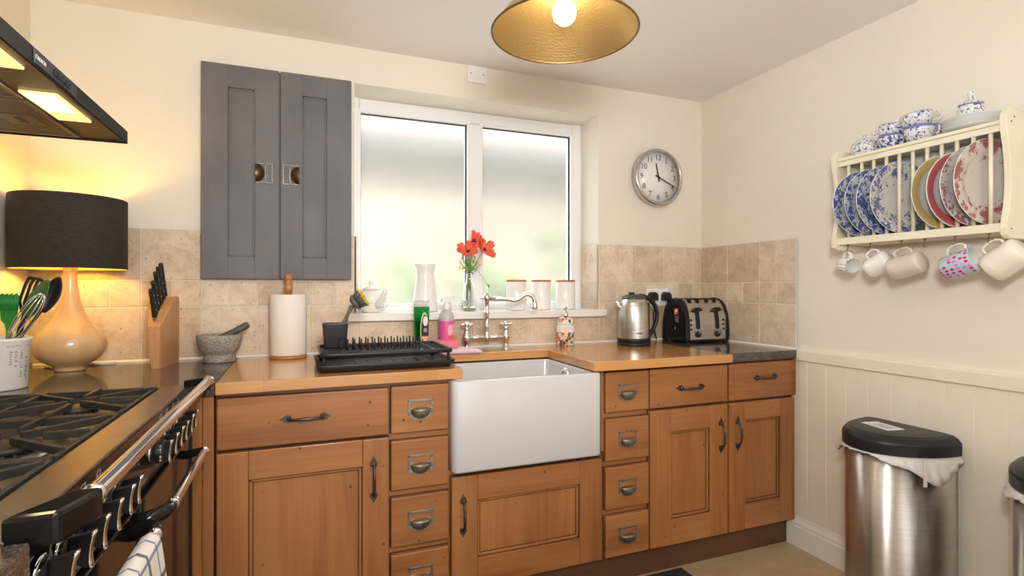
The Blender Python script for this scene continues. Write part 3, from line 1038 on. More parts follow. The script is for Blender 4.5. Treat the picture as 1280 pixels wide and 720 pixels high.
# hob: recessed tray and a brushed front band
hb = MB()
hb.box(-3.06, -2.525, CY0, CY1, 0.865, 0.877, M['hob_steel'])
hb.box(-2.530, CX1, CY0, CY1, 0.865, 0.912, M['hob_steel'], 0.003)
hb.box(-3.06, -2.525, CY1 - 0.012, CY1, 0.877, 0.911, M['hob_steel'], 0.002)
hb.box(-3.06, -2.525, CY0, CY0 + 0.012, 0.877, 0.911, M['hob_steel'], 0.002)
hb.box(-3.06, -3.045, CY0, CY1, 0.877, 0.92, M['hob_steel'], 0.002)
hb.build('hob', t)
fa = MB()
fa.prism([(-2.475, 0.79), (-2.452, 0.79), (-2.4615, 0.9085), (-2.475, 0.9085)], 'y', CY0, CY1, M['black_gloss'], 0.0015)
fascia = fa.build('control_panel', t)
for y in (-1.61, -1.56, -1.505, -1.44, -1.03, -0.97, -0.90, -0.84):
    ic = MB()
    xf = T(-2.4602, y, 0.895) @ RY(math.radians(94.6)) @ RZ(PI / 2)
    for a, bb, c, d in ((-0.008, 0.008, 0.006, 0.0072), (-0.008, 0.008, -0.0072, -0.006), (-0.008, -0.0068, -0.0072, 0.0072), (0.0068, 0.008, -0.0072, 0.0072), (-0.003, 0.003, -0.003, -0.0015)):
        ic.box(a, bb, c, d, 0, 0.0006, M['grey_ink'], 0, 2, xf)
    ic.build('symbol', fascia)
# chrome rail with dark brackets
ra = MB()
RXX, RZZ, RA, RB = -2.411, 0.923, -1.640, -0.672
ra.tube([(RXX, RA, RZZ), (RXX, RA + 0.02, RZZ), (RXX, RB - 0.02, RZZ), (RXX, RB, RZZ)], 0.0125, M['chrome'], 20)
for y in (RA + 0.012, RB - 0.012):
    ra.lathe([(0.0125, -0.006), (0.0145, -0.004), (0.0145, 0.004), (0.0125, 0.006)], M['chrome'], seg=20, xf=T(RXX, y, RZZ) @ RX(PI / 2))
rail = ra.build('rail', t)
br = MB()
br.prism([(-2.427, -1.640), (-2.3955, -1.640), (-2.397, -1.660), (-2.416, -1.7205), (-2.470, -1.7225), (-2.464, -1.708)], 'z', 0.898, 0.937, M['black_gloss'], 0.006)
br.build('rail_bracket', rail)
br = MB()
br.prism([(-2.466, -0.735), (-2.426, -0.694), (-2.4225, -0.675), (-2.44, -0.678), (-2.466, -0.682)], 'z', 0.912, 0.933, M['black_gloss'], 0.003)
br.build('rail_bracket', rail)
# knobs: a black collar, a black blade and a curved chrome front
def knob_shape(big):
    k = MB()
    R_ = 0.026 if big else 0.021
    k.lathe([(R_, 0), (R_, 0.006), (R_ - 0.004, 0.010), (R_ * 0.6, 0.012), (0, 0.012)], M['black_gloss'], seg=20, xf=RY(PI / 2))
    k.lathe([(R_ + 0.002, 0), (R_ + 0.002, 0.003), (R_, 0.003)], M['chrome'], seg=20, xf=RY(PI / 2))
    if big:
        k.lathe([(0.024, 0.010), (0.024, 0.024), (0.020, 0.026), (0, 0.026)], M['black_plastic'], seg=20, xf=RY(PI / 2))
    hh, ww = 0.0235, 0.0065
    ring = []
    for x, s_ in ((0.008, 0.75), (0.020, 0.82), (0.030, 0.95), (0.034, 1.0)):
        ring.append([(x, -ww * s_, -hh * s_), (x, ww * s_, -hh * s_), (x, ww * s_, hh * s_), (x, -ww * s_, hh * s_)])
    k.loft(ring, M['black_plastic'], False)
    o = k.build('knob_shape')
    me = o.data
    bpy.data.objects.remove(o)
    c = MB()
    fr = []
    for i in range(9):
        z = -hh * 1.02 + 2.04 * hh * i / 8
        bow = 0.0035 * (1 - (z / hh) ** 2)
        fr.append([(0.0335, -ww * 1.05, z), (0.0375 - bow, -ww * 1.05, z), (0.0395 - bow, 0, z), (0.0375 - bow, ww * 1.05, z), (0.0335, ww * 1.05, z)])
    c.loft(fr, M['chrome'], True)
    o = c.build('knob_front_shape')
    m2 = o.data
    bpy.data.objects.remove(o)
    return me, m2
KN = {False: knob_shape(False), True: knob_shape(True)}
kl = [(-0.812, 0), (-0.868, 0), (-0.942, 0), (-1.0, 0), (-1.062, 0), (-1.126, 1), (-1.364, 0), (-1.412, 0), (-1.476, 0), (-1.540, 0), (-1.596, 0), (-1.658, 0)]
for y, big in kl:
    a = inst(KN[bool(big)][0], 'knob', t, lp(t, -2.4565, y, 0.843), (0, math.radians(4.6), 0))
    inst(KN[bool(big)][1], 'knob_front', a, (0, 0, 0))
tm = MB()
for i in range(5):
    tm.text('8', 0.007, M['white_ink'], T(-2.4355, -1.1485 - 0.0008, 0.858 - 0.0075 * i) @ RX(PI / 2) @ RZ(0), 0.0002)
tm.build('lettering', fascia)
# oven doors
def oven(y0, y1, h0, h1, far):
    d = MB()
    d.box(-2.474, -2.452, y0, y1, 0.14, 0.772, M['black_gloss'], 0.004)
    d.box(-2.4525, -2.449, y0 + 0.001, y0 + 0.018, 0.145, 0.768, M['black_plastic'], 0.001)
    d.box(-2.4525, -2.449, y1 - 0.018, y1 - 0.001, 0.145, 0.768, M['black_plastic'], 0.001)
    d.box(-2.4525, -2.449, y0 + 0.018, y1 - 0.018, 0.15, 0.168, M['black_plastic'], 0.001)
    o = d.build('oven_door', t)
    hd = MB()
    hd.tube([(-2.404, h0, 0.748), (-2.404, h0 + 0.02, 0.748), (-2.404, h1 - 0.02, 0.748), (-2.404, h1, 0.748)], 0.0105, M['chrome'], 18)
    for y in (h0, h1):
        hd.lathe([(0.0105, -0.005), (0.0125, -0.004), (0.0125, 0.004), (0.0105, 0.005)], M['chrome'], seg=18, xf=T(-2.404, y, 0.748) @ RX(PI / 2))
    for y, s_ in ((h0, -1), (h1, 1)):
        hd.tube([(-2.404, y, 0.748), (-2.405, y + s_ * 0.02, 0.748), (-2.415, y + s_ * 0.04, 0.746), (-2.435, y + s_ * 0.05, 0.742), (-2.454, y + s_ * 0.052, 0.738)] if not far or s_ < 0 else
                [(-2.404, y, 0.748), (-2.408, y + 0.008, 0.747), (-2.425, y + 0.012, 0.743), (-2.452, y + 0.012, 0.738)], [0.0105, 0.013, 0.015, 0.016, 0.017] if not far or s_ < 0 else [0.0105, 0.011, 0.011, 0.012], M['black_gloss'], 14)
    hd.build('handle', o)
oven(-1.222, -0.70, -1.195, -0.805, True)
oven(-1.715, -1.232, -1.66, -1.345, False)
# burners and pan supports: four pairs plus a wok burner
def burner(x, y, r):
    u = MB()
    u.lathe([(r * 1.25, 0.0), (r * 1.25, 0.004), (r * 1.05, 0.008), (r * 0.9, 0.016), (0, 0.016)], M['hob_steel'], (x, y, 0.877), 28)
    u.lathe([(r * 0.92, 0.016), (r, 0.018), (r, 0.024), (r * 0.9, 0.027), (0, 0.0275)], M['cast_iron'], (x, y, 0.877), 28)
    for k in range(20):
        a = 2 * PI * k / 20
        u.box(r * 0.93, r * 1.0, -0.0022, 0.0022, 0.007, 0.016, M['cast_iron'], 0, 2, T(x, y, 0.877) @ RZ(a))
    u.build('burner', t)
GX0, GX1 = -3.03, -2.540
def grate(y0, y1, spots):
    g = MB()
    w2, zt, zb = 0.0048, 0.921, 0.906
    def bar(x0, y0_, x1, y1_, z0=zb, z1=zt, w=w2):
        L = math.hypot(x1 - x0, y1_ - y0_)
        g.box(0, L, -w, w, z0, z1, M['cast_iron'], 0.0015, 1, T(x0, y0_, 0) @ RZ(math.atan2(y1_ - y0_, x1 - x0)))
    for x in (GX0, GX1):
        bar(x, y0, x, y1, 0.899, 0.915)
    for y in (y0, y1):
        bar(GX0, y, GX1, y, 0.899, 0.915)
    ym, xm = (y0 + y1) / 2, (GX0 + GX1) / 2
    bar(xm, y0, xm, y1, 0.903, 0.918)
    for cx, cy, r in spots:
        for k in range(4):
            a = PI / 4 + k * PI / 2
            ex, ey = cx + 0.5 * math.cos(a), cy + 0.5 * math.sin(a)
            sc_ = 1.0
            lim = []
            for o_, dd, lo, hi in ((cx, math.cos(a), GX0 if cx < xm else xm, xm if cx < xm else GX1), (cy, math.sin(a), y0, y1)):
                lim.append(((hi if dd > 0 else lo) - o_) / dd)
            L = min(lim)
            bar(cx + r * 0.45 * math.cos(a), cy + r * 0.45 * math.sin(a), cx + L * math.cos(a), cy + L * math.sin(a))
        for k in (0, 1, 2, 3):
            a = k * PI / 2
            dx, dy = round(math.cos(a)), round(math.sin(a))
            L = (abs((GX0 if cx < xm else xm) - cx) if dx < 0 else abs((xm if cx < xm else GX1) - cx)) if dx else (abs(y1 - cy) if dy > 0 else abs(cy - y0))
            bar(cx + dx * r * 1.1, cy + dy * r * 1.1, cx + dx * L, cy + dy * L)
    for x in (GX0 + 0.01, GX1 - 0.01):
        for y in (y0 + 0.01, y1 - 0.01):
            g.box(x - 0.006, x + 0.006, y - 0.006, y + 0.006, 0.8765, 0.902, M['cast_iron'], 0.001)
    g.build('pan_support', t)
for (y0, y1) in ((-1.03, -0.70), (-1.375, -1.045), (-1.705, -1.39)):
    ym = (y0 + y1) / 2
    if abs(ym + 1.21) < 0.05:
        sp = [(-2.91, ym, 0.03), (-2.67, ym, 0.052)]
    else:
        sp = [(-2.91, ym, 0.032), (-2.67, ym, 0.042)]
    for x, y, r in sp:
        burner(x, y, r)
    grate(y0, y1, sp)

# tea towel folded over the near oven handle
def sheet(name, fn, nu, nv, lu, lv, mat, thick, parent=None):
    bm = bmesh.new()
    uvl = bm.loops.layers.uv.new('UVMap')
    g = [[bm.verts.new(fn(i / nu, j / nv)) for j in range(nv + 1)] for i in range(nu + 1)]
    for i in range(nu):
        for j in range(nv):
            fc = bm.faces.new((g[i][j], g[i + 1][j], g[i + 1][j + 1], g[i][j + 1]))
            fc.smooth = True
            for lp_, (a, b_) in zip(fc.loops, ((i, j), (i + 1, j), (i + 1, j + 1), (i, j + 1))):
                lp_[uvl].uv = (lu * a / nu, lv * b_ / nv)
    bmesh.ops.recalc_face_normals(bm, faces=bm.faces)
    me = bpy.data.meshes.new(name)
    bm.to_mesh(me)
    bm.free()
    me.materials.append(mat)
    o = bpy.data.objects.new(name, me)
    COL.objects.link(o)
    if thick:
        m = o.modifiers.new('thickness', 'SOLIDIFY')
        m.thickness = thick
        m.offset = 1.0
    if parent:
        o.parent = parent
    return o
def towel(u, v):
    """u along the rail, v down the front, over and down the back"""
    y = -1.372 - 0.27 * u
    s_ = (v - 0.5) * 0.86
    r = 0.0145
    wob = 0.006 * math.sin(u * 9.0) * min(1, abs(s_) * 4) + 0.004 * math.sin(u * 23 + 1) * min(1, abs(s_) * 3)
    if abs(s_) < r * PI / 2:
        a = s_ / r
        return (-2.404 + r * math.sin(a), y, 0.748 + r * math.cos(a))
    d = abs(s_) - r * PI / 2
    sg = 1 if s_ > 0 else -1
    y2 = y + (0.5 - u) * 0.05 * d
    if sg > 0:
        return (-2.404 + r + 0.022 * min(1, d * 5) + wob, y2, 0.748 - d)
    return (-2.404 - r - 0.004 + 0.4 * min(0.003, wob), y2, 0.748 - d * 0.9)
o = sheet('tea_towel', towel, 40, 60, 0.27, 0.86, M['tea_towel'], 0.002)
tag(o, 'white tea towel with navy and blue checks hanging on the cooker handle', 'towel')

# ================================================================== COOKER HOOD
t = thing('cooker_hood', 'black slim cooker hood lit from below over the range cooker', 'hood', (-2.84, -1.24, 1.59))
HX, HY0, HY1, HZ = -2.6, -1.74, -0.731, 1.59
h = MB()
h.prism([(LX + 0.002, HZ + 0.012), (HX - 0.012, HZ + 0.012), (HX, HZ + 0.002), (HX, HZ + 0.034), (HX - 0.02, HZ + 0.034), (LX + 0.002, HZ + 0.22)], 'y', HY0, HY1, M['black_plastic'])
h.box(LX + 0.002, HX, HY1 - 0.006, HY1, HZ, HZ + 0.034, M['black_plastic'], 0.001)
h.box(LX + 0.002, HX, HY0, HY0 + 0.006, HZ, HZ + 0.034, M['black_plastic'], 0.001)
h.build('canopy', t)
under = plain('hood_underside', (0.16, 0.135, 0.11), 0.35, 0.6)
u = MB()
u.box(LX + 0.002, HX - 0.006, HY0 + 0.006, HY1 - 0.006, HZ + 0.004, HZ + 0.0115, under)
u.build('underside', t)
mesh_m = NT('filter_mesh')
vv = mesh_m.n('ShaderNodeTexChecker')
vv.inputs['Scale'].default_value = 330
mesh_m.l(mesh_m.co(), vv.inputs['Vector'])
mesh_m.base(mesh_m.mix(vv.outputs['Fac'], (0.10, 0.09, 0.08), (0.32, 0.29, 0.26)))
mesh_m.set(Metallic=0.7, Roughness=0.45)
for y0, y1 in ((-1.055, -0.765), (-1.40, -1.075), (-1.715, -1.42)):
    q = MB()
    q.box(-3.06, -2.705, y0, y1, HZ + 0.0005, HZ + 0.004, mesh_m.m)
    for a, b_, c, d in ((-3.06, -2.697, y0 - 0.006, y0 + 0.004), (-3.06, -2.697, y1 - 0.004, y1 + 0.006), (-2.707, -2.697, y0, y1)):
        q.box(a, b_, c, d, HZ - 0.001, HZ + 0.004, M['hob_steel'], 0.001)
    fo = q.build('filter', t)
    lb = MB()
    lb.box(-2.80, -2.73, y1 - 0.175, y1 - 0.095, HZ - 0.002, HZ + 0.0012, M['hob_steel'], 0.0008)
    lb.box(-2.772, -2.757, y1 - 0.155, y1 - 0.115, HZ - 0.003, HZ - 0.001, M['grey_plastic'], 0.0005)
    lb.build('filter_latch', fo)
for y0, y1 in ((-1.122, -0.93), (-1.455, -1.263)):
    q = MB()
    q.box(-2.686, -2.622, y0, y1, HZ - 0.002, HZ + 0.0035, M['hood_lens'], 0.001)
    le = q.build('lamp_lens', t)
    q = MB()
    q.box(-2.678, -2.630, y0 + 0.006, y0 + 0.115, HZ - 0.0032, HZ - 0.0018, M['hood_bulb'], 0.0005)
    q.build('bulb', le)
cp = MB()
cp.box(HX, HX + 0.003, -1.29, -1.098, HZ + 0.005, HZ + 0.031, M['grey_plastic'], 0.001)
cpo = cp.build('switch_panel', t)
q = MB()
q.text('BOSCH', 0.0105, M['white_ink'], T(HX + 0.0032, -1.2625, HZ + 0.017) @ RZ(PI / 2) @ RX(PI / 2), 0.0003, aspect=0.95)
q.lathe([(0.0042, 0), (0.0042, 0.0005), (0.0034, 0.0005), (0.0034, 0)], M['white_ink'], seg=20, xf=T(HX + 0.0031, -1.2835, HZ + 0.018) @ RY(PI / 2))
q.build('lettering', cpo)
for y in (-1.205, -1.186, -1.167, -1.148):
    q = MB()
    q.box(HX + 0.003, HX + 0.006, y - 0.0065, y + 0.0065, HZ + 0.010, HZ + 0.024, M['black_plastic'], 0.001)
    q.build('button', cpo)

# ================================================================== PENDANT LAMP
PC = (-1.508, -1.215)
t = thing('pendant_lamp', 'wide hammered brass pendant lamp hanging lit from the ceiling', 'lamp', (PC[0], PC[1], CZ))
s = MB()
RZ_ = 1.872
prof_o = [(0.193, RZ_), (0.150, RZ_ + 0.055), (0.098, RZ_ + 0.098), (0.055, RZ_ + 0.125), (0.034, RZ_ + 0.14), (0.030, RZ_ + 0.175)]
prof = prof_o + [(r - 0.003, z - 0.0005) for r, z in prof_o[::-1]]
s.lathe(prof, M['brass'], (PC[0], PC[1], 0), 64)
sh = s.build('lamp_shade', t)
MB().lathe([(0.1935, -0.0025), (0.1955, 0), (0.1935, 0.0025), (0.1905, 0.0025), (0.1895, 0), (0.1905, -0.0025), (0.1935, -0.0025)], M['brass_rim'], (PC[0], PC[1], RZ_), 64).build('rim', sh)
s = MB()
s.lathe([(0.018, RZ_ + 0.095), (0.022, RZ_ + 0.10), (0.022, RZ_ + 0.165), (0.030, RZ_ + 0.172), (0.030, RZ_ + 0.18), (0.012, RZ_ + 0.20), (0.004, RZ_ + 0.21)], M['brass_rim'], (PC[0], PC[1], 0), 24)
s.build('lamp_holder', t)
MB().lathe([(0, RZ_ + 0.022), (0.016, RZ_ + 0.025), (0.027, RZ_ + 0.036), (0.031, RZ_ + 0.052), (0.027, RZ_ + 0.070), (0.017, RZ_ + 0.088), (0.014, RZ_ + 0.098)], M['bulb_pendant'], (PC[0], PC[1], 0), 24).build('bulb', t)
MB().tube([(PC[0], PC[1], RZ_ + 0.2), (PC[0], PC[1], CZ - 0.02)], 0.003, M['black_matt'], 8).build('cord', t)
MB().lathe([(0.05, -0.001), (0.05, -0.008), (0.035, -0.022), (0.006, -0.03)], M['brass_rim'], (PC[0], PC[1], CZ), 28).build('ceiling_rose', t)

# ================================================================== GREY WALL CUPBOARD
t = thing('wall_cupboard', 'old grey painted two-door cupboard on the wall left of the window', 'cupboard', (-2.24, -0.03, 1.23))
c = MB()
c.box(-2.528, -1.952, -0.028, -0.0105, 1.234, 2.103, M['grey_paint'], 0.002)
c.build('carcass', t)
def old_door(x0, x1, p0, p1, pz0, pz1, hx, sgn):
    d = MB()
    ya, yb = -0.045, -0.0285
    z0, z1 = 1.2335, 2.104
    d.box(x0, p0, ya, yb, z0, z1, M['grey_paint'], 0.0025)
    d.box(p1, x1, ya, yb, z0, z1, M['grey_paint'], 0.0025)
    d.box(p0 - 0.001, p1 + 0.001, ya + 0.0004, yb, pz1, z1, M['grey_paint'], 0.002)
    d.box(p0 - 0.001, p1 + 0.001, ya + 0.0004, yb, z0, pz0, M['grey_paint'], 0.002)
    d.box(p0, p1, -0.0355, yb, pz0, pz1, M['grey_paint'])
    for a, b_, c_, e in ((p0, p0 + 0.008, pz0, pz1), (p1 - 0.008, p1, pz0, pz1), (p0, p1, pz0, pz0 + 0.008), (p0, p1, pz1 - 0.008, pz1)):
        d.box(a, b_, -0.0395, -0.0355, c_, e, M['grey_paint'], 0.0018)
    o = d.build('door', t)
    k = MB()
    zc = 1.672
    w_, h_ = 0.031, 0.043
    k.box(hx - w_, hx + w_, ya - 0.003, ya, zc + h_ - 0.007, zc + h_, M['dull_pewter'], 0.001)
    k.box(hx - w_, hx + w_, ya - 0.003, ya, zc - h_, zc - h_ + 0.007, M['dull_pewter'], 0.001)
    k.box(hx + sgn * w_ - 0.0035, hx + sgn * w_ + 0.0035, ya - 0.003, ya, zc - h_, zc + h_, M['dull_pewter'], 0.001)
    k.box(hx + sgn * 0.006 - 0.003, hx + sgn * 0.006 + 0.003, ya - 0.003, ya, zc - h_, zc + h_, M['dull_pewter'], 0.001)
    # half cup on its side, opening away from the gap
    bb = bmesh.new()
    rr_ = []
    for i in range(7):
        e = PI / 2 * i / 6
        rr_.append([bb.verts.new((hx - sgn * w_ + sgn * 0.034 * math.cos(e) * math.sin(a), ya - 0.002 - 0.024 * math.sin(e), zc + 0.038 * math.cos(e) * math.cos(a))) for a in [PI * q / 12 for q in range(13)]])
    for A, B in zip(rr_, rr_[1:]):
        for q in range(12):
            bb.faces.new((A[q], A[q + 1], B[q + 1], B[q]))
    bmesh.ops.remove_doubles(bb, verts=bb.verts, dist=1e-5)
    bmesh.ops.recalc_face_normals(bb, faces=bb.faces)
    k.add(bb, M['dark_brown_bowl'], True)
    k.build('handle', o)
old_door(-2.5285, -2.2425, -2.432, -2.335, 1.325, 2.012, -2.300, 1)
old_door(-2.2375, -1.9515, -2.150, -2.055, 1.325, 2.012, -2.195, -1)

# ================================================================== WALL CLOCK
t = thing('wall_clock', 'round steel-rimmed wall clock with black numerals', 'clock', (-0.322, -0.001, 1.808))
CC = T(-0.322, 0, 1.808) @ RX(PI / 2)         # local z now points into the room
R0 = 0.158
k = MB()
k.lathe([(R0 - 0.004, 0.001), (R0, 0.006), (R0, 0.034), (R0 - 0.006, 0.043), (R0 - 0.014, 0.046), (R0 - 0.019, 0.043), (R0 - 0.021, 0.030)], M['steel'], seg=72, xf=CC)
k.build('case', t)
k = MB()
k.lathe([(0, 0.028), (R0 - 0.02, 0.028), (R0 - 0.02, 0.004), (0, 0.004)], M['white_plastic'], seg=64, xf=CC)
fo = k.build('dial', t)
k = MB()
for n in range(1, 13):
    a = PI / 2 - n * PI / 6
    k.text(str(n), 0.043, M['black_ink'], CC @ T(0.108 * math.cos(a), 0.108 * math.sin(a), 0.0284), 0.0003)
for n in range(12):
    a = n * PI / 6
    k.box(-0.0008, 0.0008, 0.129, 0.136, 0.0281, 0.0286, M['black_ink'], 0, 2, CC @ RZ(-a))
k.box(-0.009, 0.009, -0.0545, -0.0535, 0.0281, 0.0285, M['grey_ink'], 0, 2, CC)
k.build('numerals', fo)
for nm, ang, L, tail, w_, z in (('hour_hand', math.radians(348), 0.078, 0.024, 0.0046, 0.031), ('minute_hand', math.radians(114), 0.116, 0.024, 0.0038, 0.034)):
    k = MB()
    k.prism([(-w_, -tail), (w_, -tail), (w_ * 0.7, L), (-w_ * 0.7, L)], 'z', z, z + 0.0012, M['black_ink'], 0, CC @ RZ(-ang))
    k.lathe([(0.006, z - 0.001), (0.006, z + 0.002), (0, z + 0.0025)], M['black_ink'], seg=16, xf=CC)
    k.build(nm, t)

# ================================================================== SOCKETS
t = thing('connection_plate', 'small white electrical plate high on the wall above the window', 'switch', (-1.364, -0.001, 2.232))
k = MB()
k.box(-1.413, -1.315, -0.012, -0.0005, 2.19, 2.276 - 0.004, M['white_plastic'], 0.003)
po = k.build('plate', t)
k = MB()
for x in (-1.396, -1.332):
    k.lathe([(0.004, 0), (0.004, 0.001), (0, 0.0014)], M['grey_ink'], seg=12, xf=T(x, -0.012, 2.233) @ RX(PI / 2))
k.build('screw', po)
t = thing('double_socket', 'white double wall socket behind the kettle and toaster', 'socket', (-0.316, -0.01, 1.14))
k = MB()
k.box(-0.392, -0.242, -0.020, -0.0098, 1.099, 1.194, M['white_plastic'], 0.003)
k.build('plate', t)
for x, lab in ((-0.360, 'black plug in the left half of the double socket'), (-0.272, 'black plug in the right half of the double socket')):
    p = MB()
    p.loft([[(x + dx * s_, y, 1.150 + dz * s_) for dx, dz in ((-0.026, -0.022), (0.026, -0.022), (0.026, 0.012), (0.014, 0.026), (-0.014, 0.026), (-0.026, 0.012))] for y, s_ in ((-0.0205, 1.0), (-0.044, 0.97), (-0.052, 0.85))], M['black_plastic'], False)
    p.tube([(x, -0.045, 1.130), (x, -0.050, 1.10), (x + 0.004, -0.030, 1.06), (x + 0.01, -0.022, 1.02), (x + 0.02, -0.022, 0.95), (x + 0.03, -0.024, 0.915)], 0.0035, M['black_matt'], 8)
    o = p.build('plug')
    tag(o, lab, 'plug')

# ================================================================== TABLE LAMP
t = thing('table_lamp', 'lit table lamp with bulbous turned wooden base and dark drum shade', 'lamp', (-2.903, -0.19, 0.91))
s = MB()
s.lathe([(0, 0.0005), (0.042, 0.0005), (0.044, 0.003), (0.042, 0.010), (0.050, 0.018), (0.074, 0.033), (0.092, 0.050), (0.104, 0.071), (0.1075, 0.090), (0.104, 0.110), (0.092, 0.131), (0.076, 0.149), (0.060, 0.167), (0.044, 0.194), (0.034, 0.222), (0.027, 0.252), (0.0215, 0.290), (0.0195, 0.325), (0.0205, 0.350), (0.022, 0.365), (0.012, 0.37), (0, 0.37)], M['lamp_wood'], (-2.903, -0.19, 0.91), 56)
s.build('lamp_base', t)
SZ0, SZ1, SR = 1.262, 1.507, 0.163
s = MB()
s.lathe([(SR - 0.0015, SZ0), (SR, SZ0 + 0.002), (SR, SZ1 - 0.002), (SR - 0.0015, SZ1)], M['shade_out'], (-2.903, -0.19, 0), 72)
s.lathe([(SR - 0.0015, SZ0), (SR - 0.003, SZ0 + 0.002), (SR - 0.003, SZ1 - 0.002), (SR - 0.0015, SZ1)], M['shade_in'], (-2.903, -0.19, 0), 72)
s.build('lamp_shade', t)
s = MB()
s.lathe([(0.012, 1.275), (0.016, 1.28), (0.016, 1.325), (0.010, 1.33), (0, 1.33)], M['white_plastic'], (-2.903, -0.19, 0), 20)
for k in range(3):
    a = 2 * PI * k / 3
    s.tube([(-2.903 + 0.014 * math.cos(a), -0.19 + 0.014 * math.sin(a), 1.318), (-2.903 + (SR - 0.003) * math.cos(a), -0.19 + (SR - 0.003) * math.sin(a), 1.285)], 0.0018, M['white_plastic'], 6)
s.build('lamp_holder', t)
s = MB()
s.lathe([(0.010, 1.328), (0.014, 1.345), (0.027, 1.372), (0.030, 1.392), (0.024, 1.412), (0.012, 1.422), (0, 1.424)], M['bulb_lamp'], (-2.903, -0.19, 0), 20)
s.build('bulb', t)
s = MB()
s.tube([(-2.945, -0.165, 0.9135), (-2.975, -0.12, 0.9135), (-3.01, -0.085, 0.9135), (-2.99, -0.05, 0.9135), (-2.93, -0.055, 0.9135), (-2.90, -0.075, 0.9135), (-2.85, -0.06, 0.9135), (-2.81, -0.045, 0.9135), (-2.80, -0.075, 0.9135), (-2.84, -0.09, 0.9135), (-2.88, -0.07, 0.917)], 0.0032, M['cable'], 8)
s.build('cord', t)

# ================================================================== UTENSIL CROCK AND UTENSILS
KX, KY = -2.955, -0.545
t = thing('utensil_crock', 'white enamel utensil pot with grey and black lettering beside the hob', 'pot', (KX, KY, 0.91))
s = MB()
s.lathe([(0, 0.0005), (0.064, 0.0005), (0.067, 0.004), (0.0725, 0.132), (0.0755, 0.136), (0.0765, 0.141), (0.0745, 0.145), (0.0715, 0.143), (0.069, 0.132), (0.063, 0.008), (0, 0.007)], M['ceramic'], (KX, KY, 0.91), 56)
po = s.build('pot', t)
s = MB()
def on_crock(txt, ang, z, size, mat, rot):
    R_ = 0.0665 + (z - 0.914) * 0.0435
    m = T(KX, KY, z) @ RZ(ang) @ T(R_ + 0.0004, 0, 0) @ RY(math.radians(-2.4)) @ RZ(PI / 2) @ RX(PI / 2) @ RZ(rot)
    s.text(txt, size, mat, m, 0.0003)
a0 = math.radians(-49)
for k, ch in enumerate('HOME IS'):
    on_crock(ch, a0 + 0.13 * k, 1.033, 0.009, M['grey_ink'], 0)
for txt, da, z, sz, mt in (('having', 0.06, 1.004, 0.0105, M['black_ink']), ('a place', 0.23, 1.001, 0.0105, M['black_ink']), ('for all your', 0.44, 0.986, 0.0105, M['black_ink']), ('UTENSILS', 0.70, 0.975, 0.0130, M['black_ink'])):
    for k, ch in enumerate(txt):                  # column read from bottom to top
        on_crock(ch, a0 + da, z + sz * 0.62 * (k - len(txt) / 2), sz, mt, PI / 2)
s.build('lettering', po)
# pastry brush
t = thing('pastry_brush', 'bright green silicone pastry brush standing in the white pot', 'brush', (-2.93, -0.545, 1.05))
s = MB()
bx = T(-2.931, -0.54, 0) @ RZ(math.radians(-20))
s.prism([(-0.005, 0.965), (0.005, 0.965), (0.005, 1.075), (0.009, 1.092), (0.020, 1.105), (0.0215, 1.135), (-0.0215, 1.135), (-0.020, 1.105), (-0.009, 1.092), (-0.005, 1.075)], 'y', -0.005, 0.005, M['green_silicone'], 0.0018, bx)
s.build('brush_handle', t)
s = MB()
for i in range(11):
    for j in range(3):
        x_, y_ = -0.020 + 0.004 * i, -0.0045 + 0.0045 * j
        s.tube([(x_, y_, 1.133), (x_ * 1.03, y_, 1.155), (x_ * 1.08, y_ * 1.1, 1.176 + 0.002 * ((i * 7 + j) % 3))], 0.0024, M['green_silicone'], 6, True, bx)
s.build('bristles', t)
t = thing('spatula', 'green silicone spatula leaning left in the white pot', 'spatula', (-2.96, -0.56, 1.05))
s = MB()
s.tube([(-2.962, -0.588, 0.95), (-2.960, -0.580, 1.06), (-2.962, -0.57, 1.13)], 0.0055, M['green_silicone'], 8)
s.build('handle', t)
s = MB()
s.loft([[(-2.962 + dx * w_ - 0.02 * q, -0.57 + dy, 1.125 + 0.075 * q) for dx, dy in ((-1, -0.003), (1, -0.003), (1, 0.003), (-1, 0.003))] for q, w_ in ((0, 0.006), (0.2, 0.018), (0.9, 0.021), (1.0, 0.017))], M['green_silicone'], False)
s.build('blade', t)
# slotted turner
t = thing('slotted_turner', 'black slotted turner standing in the white pot behind the whisk', 'turner', (-2.92, -0.51, 1.05))
s = MB()
s.tube([(-2.935, -0.510, 0.95), (-2.930, -0.492, 1.06), (-2.922, -0.468, 1.13)], 0.0045, M['black_plastic'], 8)
s.build('handle', t)
s = MB()
bx = T(-2.920, -0.463, 1.12) @ RZ(math.radians(-15)) @ RY(math.radians(18))
for x in (-0.027, -0.0135, 0.0, 0.0135, 0.027):
    s.tube([(x * 0.5, 0, 0.0), (x, -0.004, 0.03), (x, -0.004, 0.085), (x * 0.95, 0, 0.105)], 0.0042, M['black_plastic'], 6, True, bx)
s.tube([(-0.0265, 0, 0.103), (0.0, 0.0, 0.108), (0.0265, 0, 0.103)], 0.0045, M['black_plastic'], 6, True, bx)
s.tube([(-0.016, 0, 0.008), (0.0, 0.0, -0.004), (0.016, 0, 0.008)], 0.005, M['black_plastic'], 6, True, bx)
s.build('blade', t)
